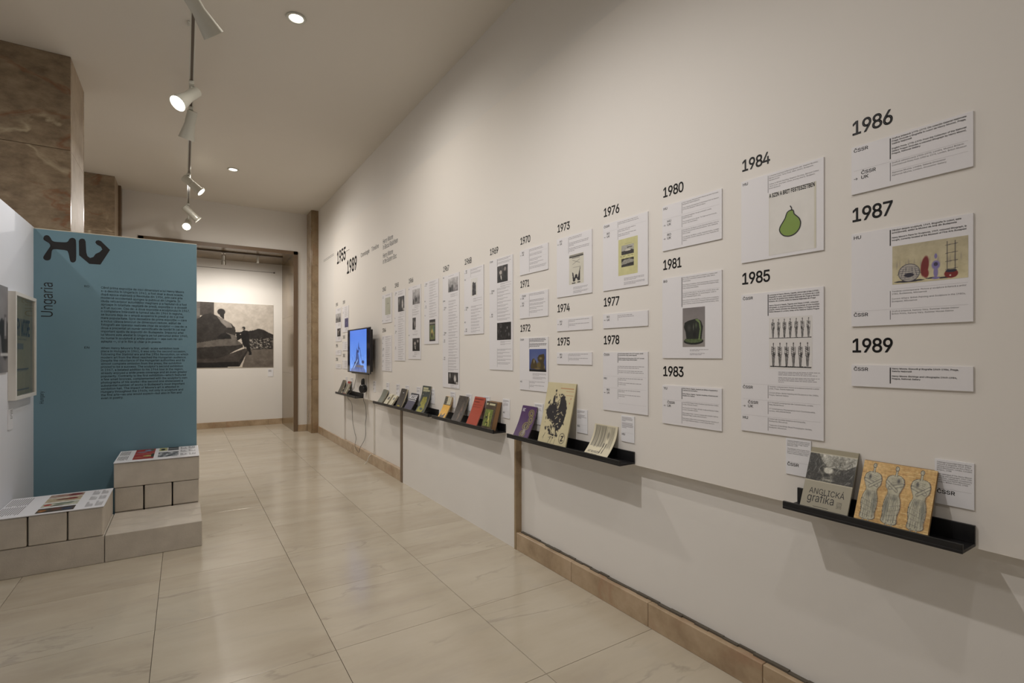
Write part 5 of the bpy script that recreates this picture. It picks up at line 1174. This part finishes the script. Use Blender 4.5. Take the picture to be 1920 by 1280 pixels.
labs = ['spotlight on the track just above the camera', 'bell-shaped spotlight nearest the top edge, aimed at the right wall', 'glowing bell-shaped spotlight facing the left partition', 'bell-shaped spotlight right behind the glowing one, aimed down', 'ringed cylindrical spotlight halfway along the track', 'ringed cylindrical spotlight near the end wall aimed right', 'bright spotlight at the far end of the track facing the room']
for k, (y, d, w, cone, colr) in enumerate(SPOTS):
    track_spot(y, d, w, cone, colr, labs[k], 'bell' if k < 4 else 'can', drop=(.14 if k == 6 else 0.0))

for k, (x, y, w) in enumerate(DOWNLIGHTS):
    seen = k < 2
    r = tag(empty('downlight', loc=(x, y, CZ)), ['recessed ceiling downlight nearest the top edge', 'recessed ceiling downlight further back beyond the first', 'added fill downlight, unseen, behind the camera on the right', 'added fill downlight, unseen, behind the camera on the left', 'added fill downlight, unseen, behind the big column', 'added fill downlight, unseen, behind the far column', 'added fill downlight, unseen, at the rear left', 'added fill downlight, unseen, at the rear right'][k], 'lamp', 'recessed downlights in the ceiling')
    M_ = Matrix.Identity(4)
    MB().lathe([(.052, -.001), (.072, -.001), (.078, -.006), (.074, -.012), (.056, -.010), (.050, -.002)], M_, 32).build('trim_ring', M_LAMP, r, None, smooth=True)
    MB().lathe([(.0001, -.006), (.050, -.004)], M_, 28).build('lit_face', M_GLOW, r, None)
    L_ = bpy.data.lights.new('downlight', 'SPOT'); L_.energy = w; L_.color = WARM if k < 2 else NEUT; L_.spot_size = math.radians(172); L_.spot_blend = 0.85; L_.shadow_soft_size = .05
    lo = bpy.data.objects.new('downlight_beam', L_); COL.objects.link(lo); lo.location = (x, y, CZ - .03)

# track and spot inside the opening, lighting the large photograph
nt_ = tag(empty('lighting_track', loc=(0.6, 10.98, OZ)), 'dark lighting track under the marble soffit of the opening', 'track')
MB().box((-1.05, -.018, -.022), (1.05, .018, -.0005)).build('rail', M_BRONZE, nt_, nt_.matrix_world)
ns = tag(empty('soffit_spotlight', loc=(.622, 10.98, OZ - .022)), 'small steel spotlight hanging in the marble opening', 'lamp')
MB().box((-.035, -.022, -.02), (.035, .022, 0)).build('adapter', M_CHROME, ns, ns.matrix_world, bevel=.002)
MB().tube([(0, 0, -.02), (0, 0, -.06)], .009, 10).build('stem', M_CHROME, ns, ns.matrix_world)
MB().lathe([(0, .0), (.028, .0), (.034, -.006), (.035, -.09), (.030, -.095), (.036, -.10), (.040, -.175), (.035, -.175), (.03, -.14)], Matrix.Translation((0, 0, -.055)) @ Matrix.Rotation(.18, 4, 'X'), 24).build('housing', M_CHROME, ns, ns.matrix_world, smooth=True)
for x in (-.3, .632, 1.2):
    L_ = bpy.data.lights.new('soffit_beam', 'SPOT'); L_.energy = 26; L_.color = (1.0, .94, .86); L_.spot_size = math.radians(150); L_.spot_blend = 1.0; L_.shadow_soft_size = .04
    lo = bpy.data.objects.new('soffit_beam', L_); COL.objects.link(lo)
    dd = Vector((0, .62, -1)); lo.matrix_world = Matrix.Translation((x, 10.98 if x != .632 else 11.02, OZ - .27)) @ dd.to_track_quat('-Z', 'Y').to_matrix().to_4x4()
    if x != .632:
        s2 = tag(empty('soffit_spotlight', loc=(x, 10.98, OZ - .022)), 'small steel spotlight in the opening, %s' % ('hidden behind the teal partition' if x < 0 else 'right of the other one'), 'lamp')
        MB().box((-.02, -.022, -.14), (.02, .022, 0)).build('housing', M_CHROME, s2, s2.matrix_world, bevel=.002)

bpy.data.objects.remove(_to)

# give single-mesh things an origin at their own base
for o in list(COL.objects):
    if o.type == 'MESH' and o.parent is None and o.matrix_basis == Matrix.Identity(4) and 'category' in o:
        b = [Vector(c_) for c_ in o.bound_box]
        p0 = Vector(((min(v.x for v in b) + max(v.x for v in b)) / 2, (min(v.y for v in b) + max(v.y for v in b)) / 2, min(v.z for v in b)))
        o.data.transform(Matrix.Translation(-p0)); o.location = p0
        for ch in o.children: ch.matrix_parent_inverse = Matrix.Translation(-p0)
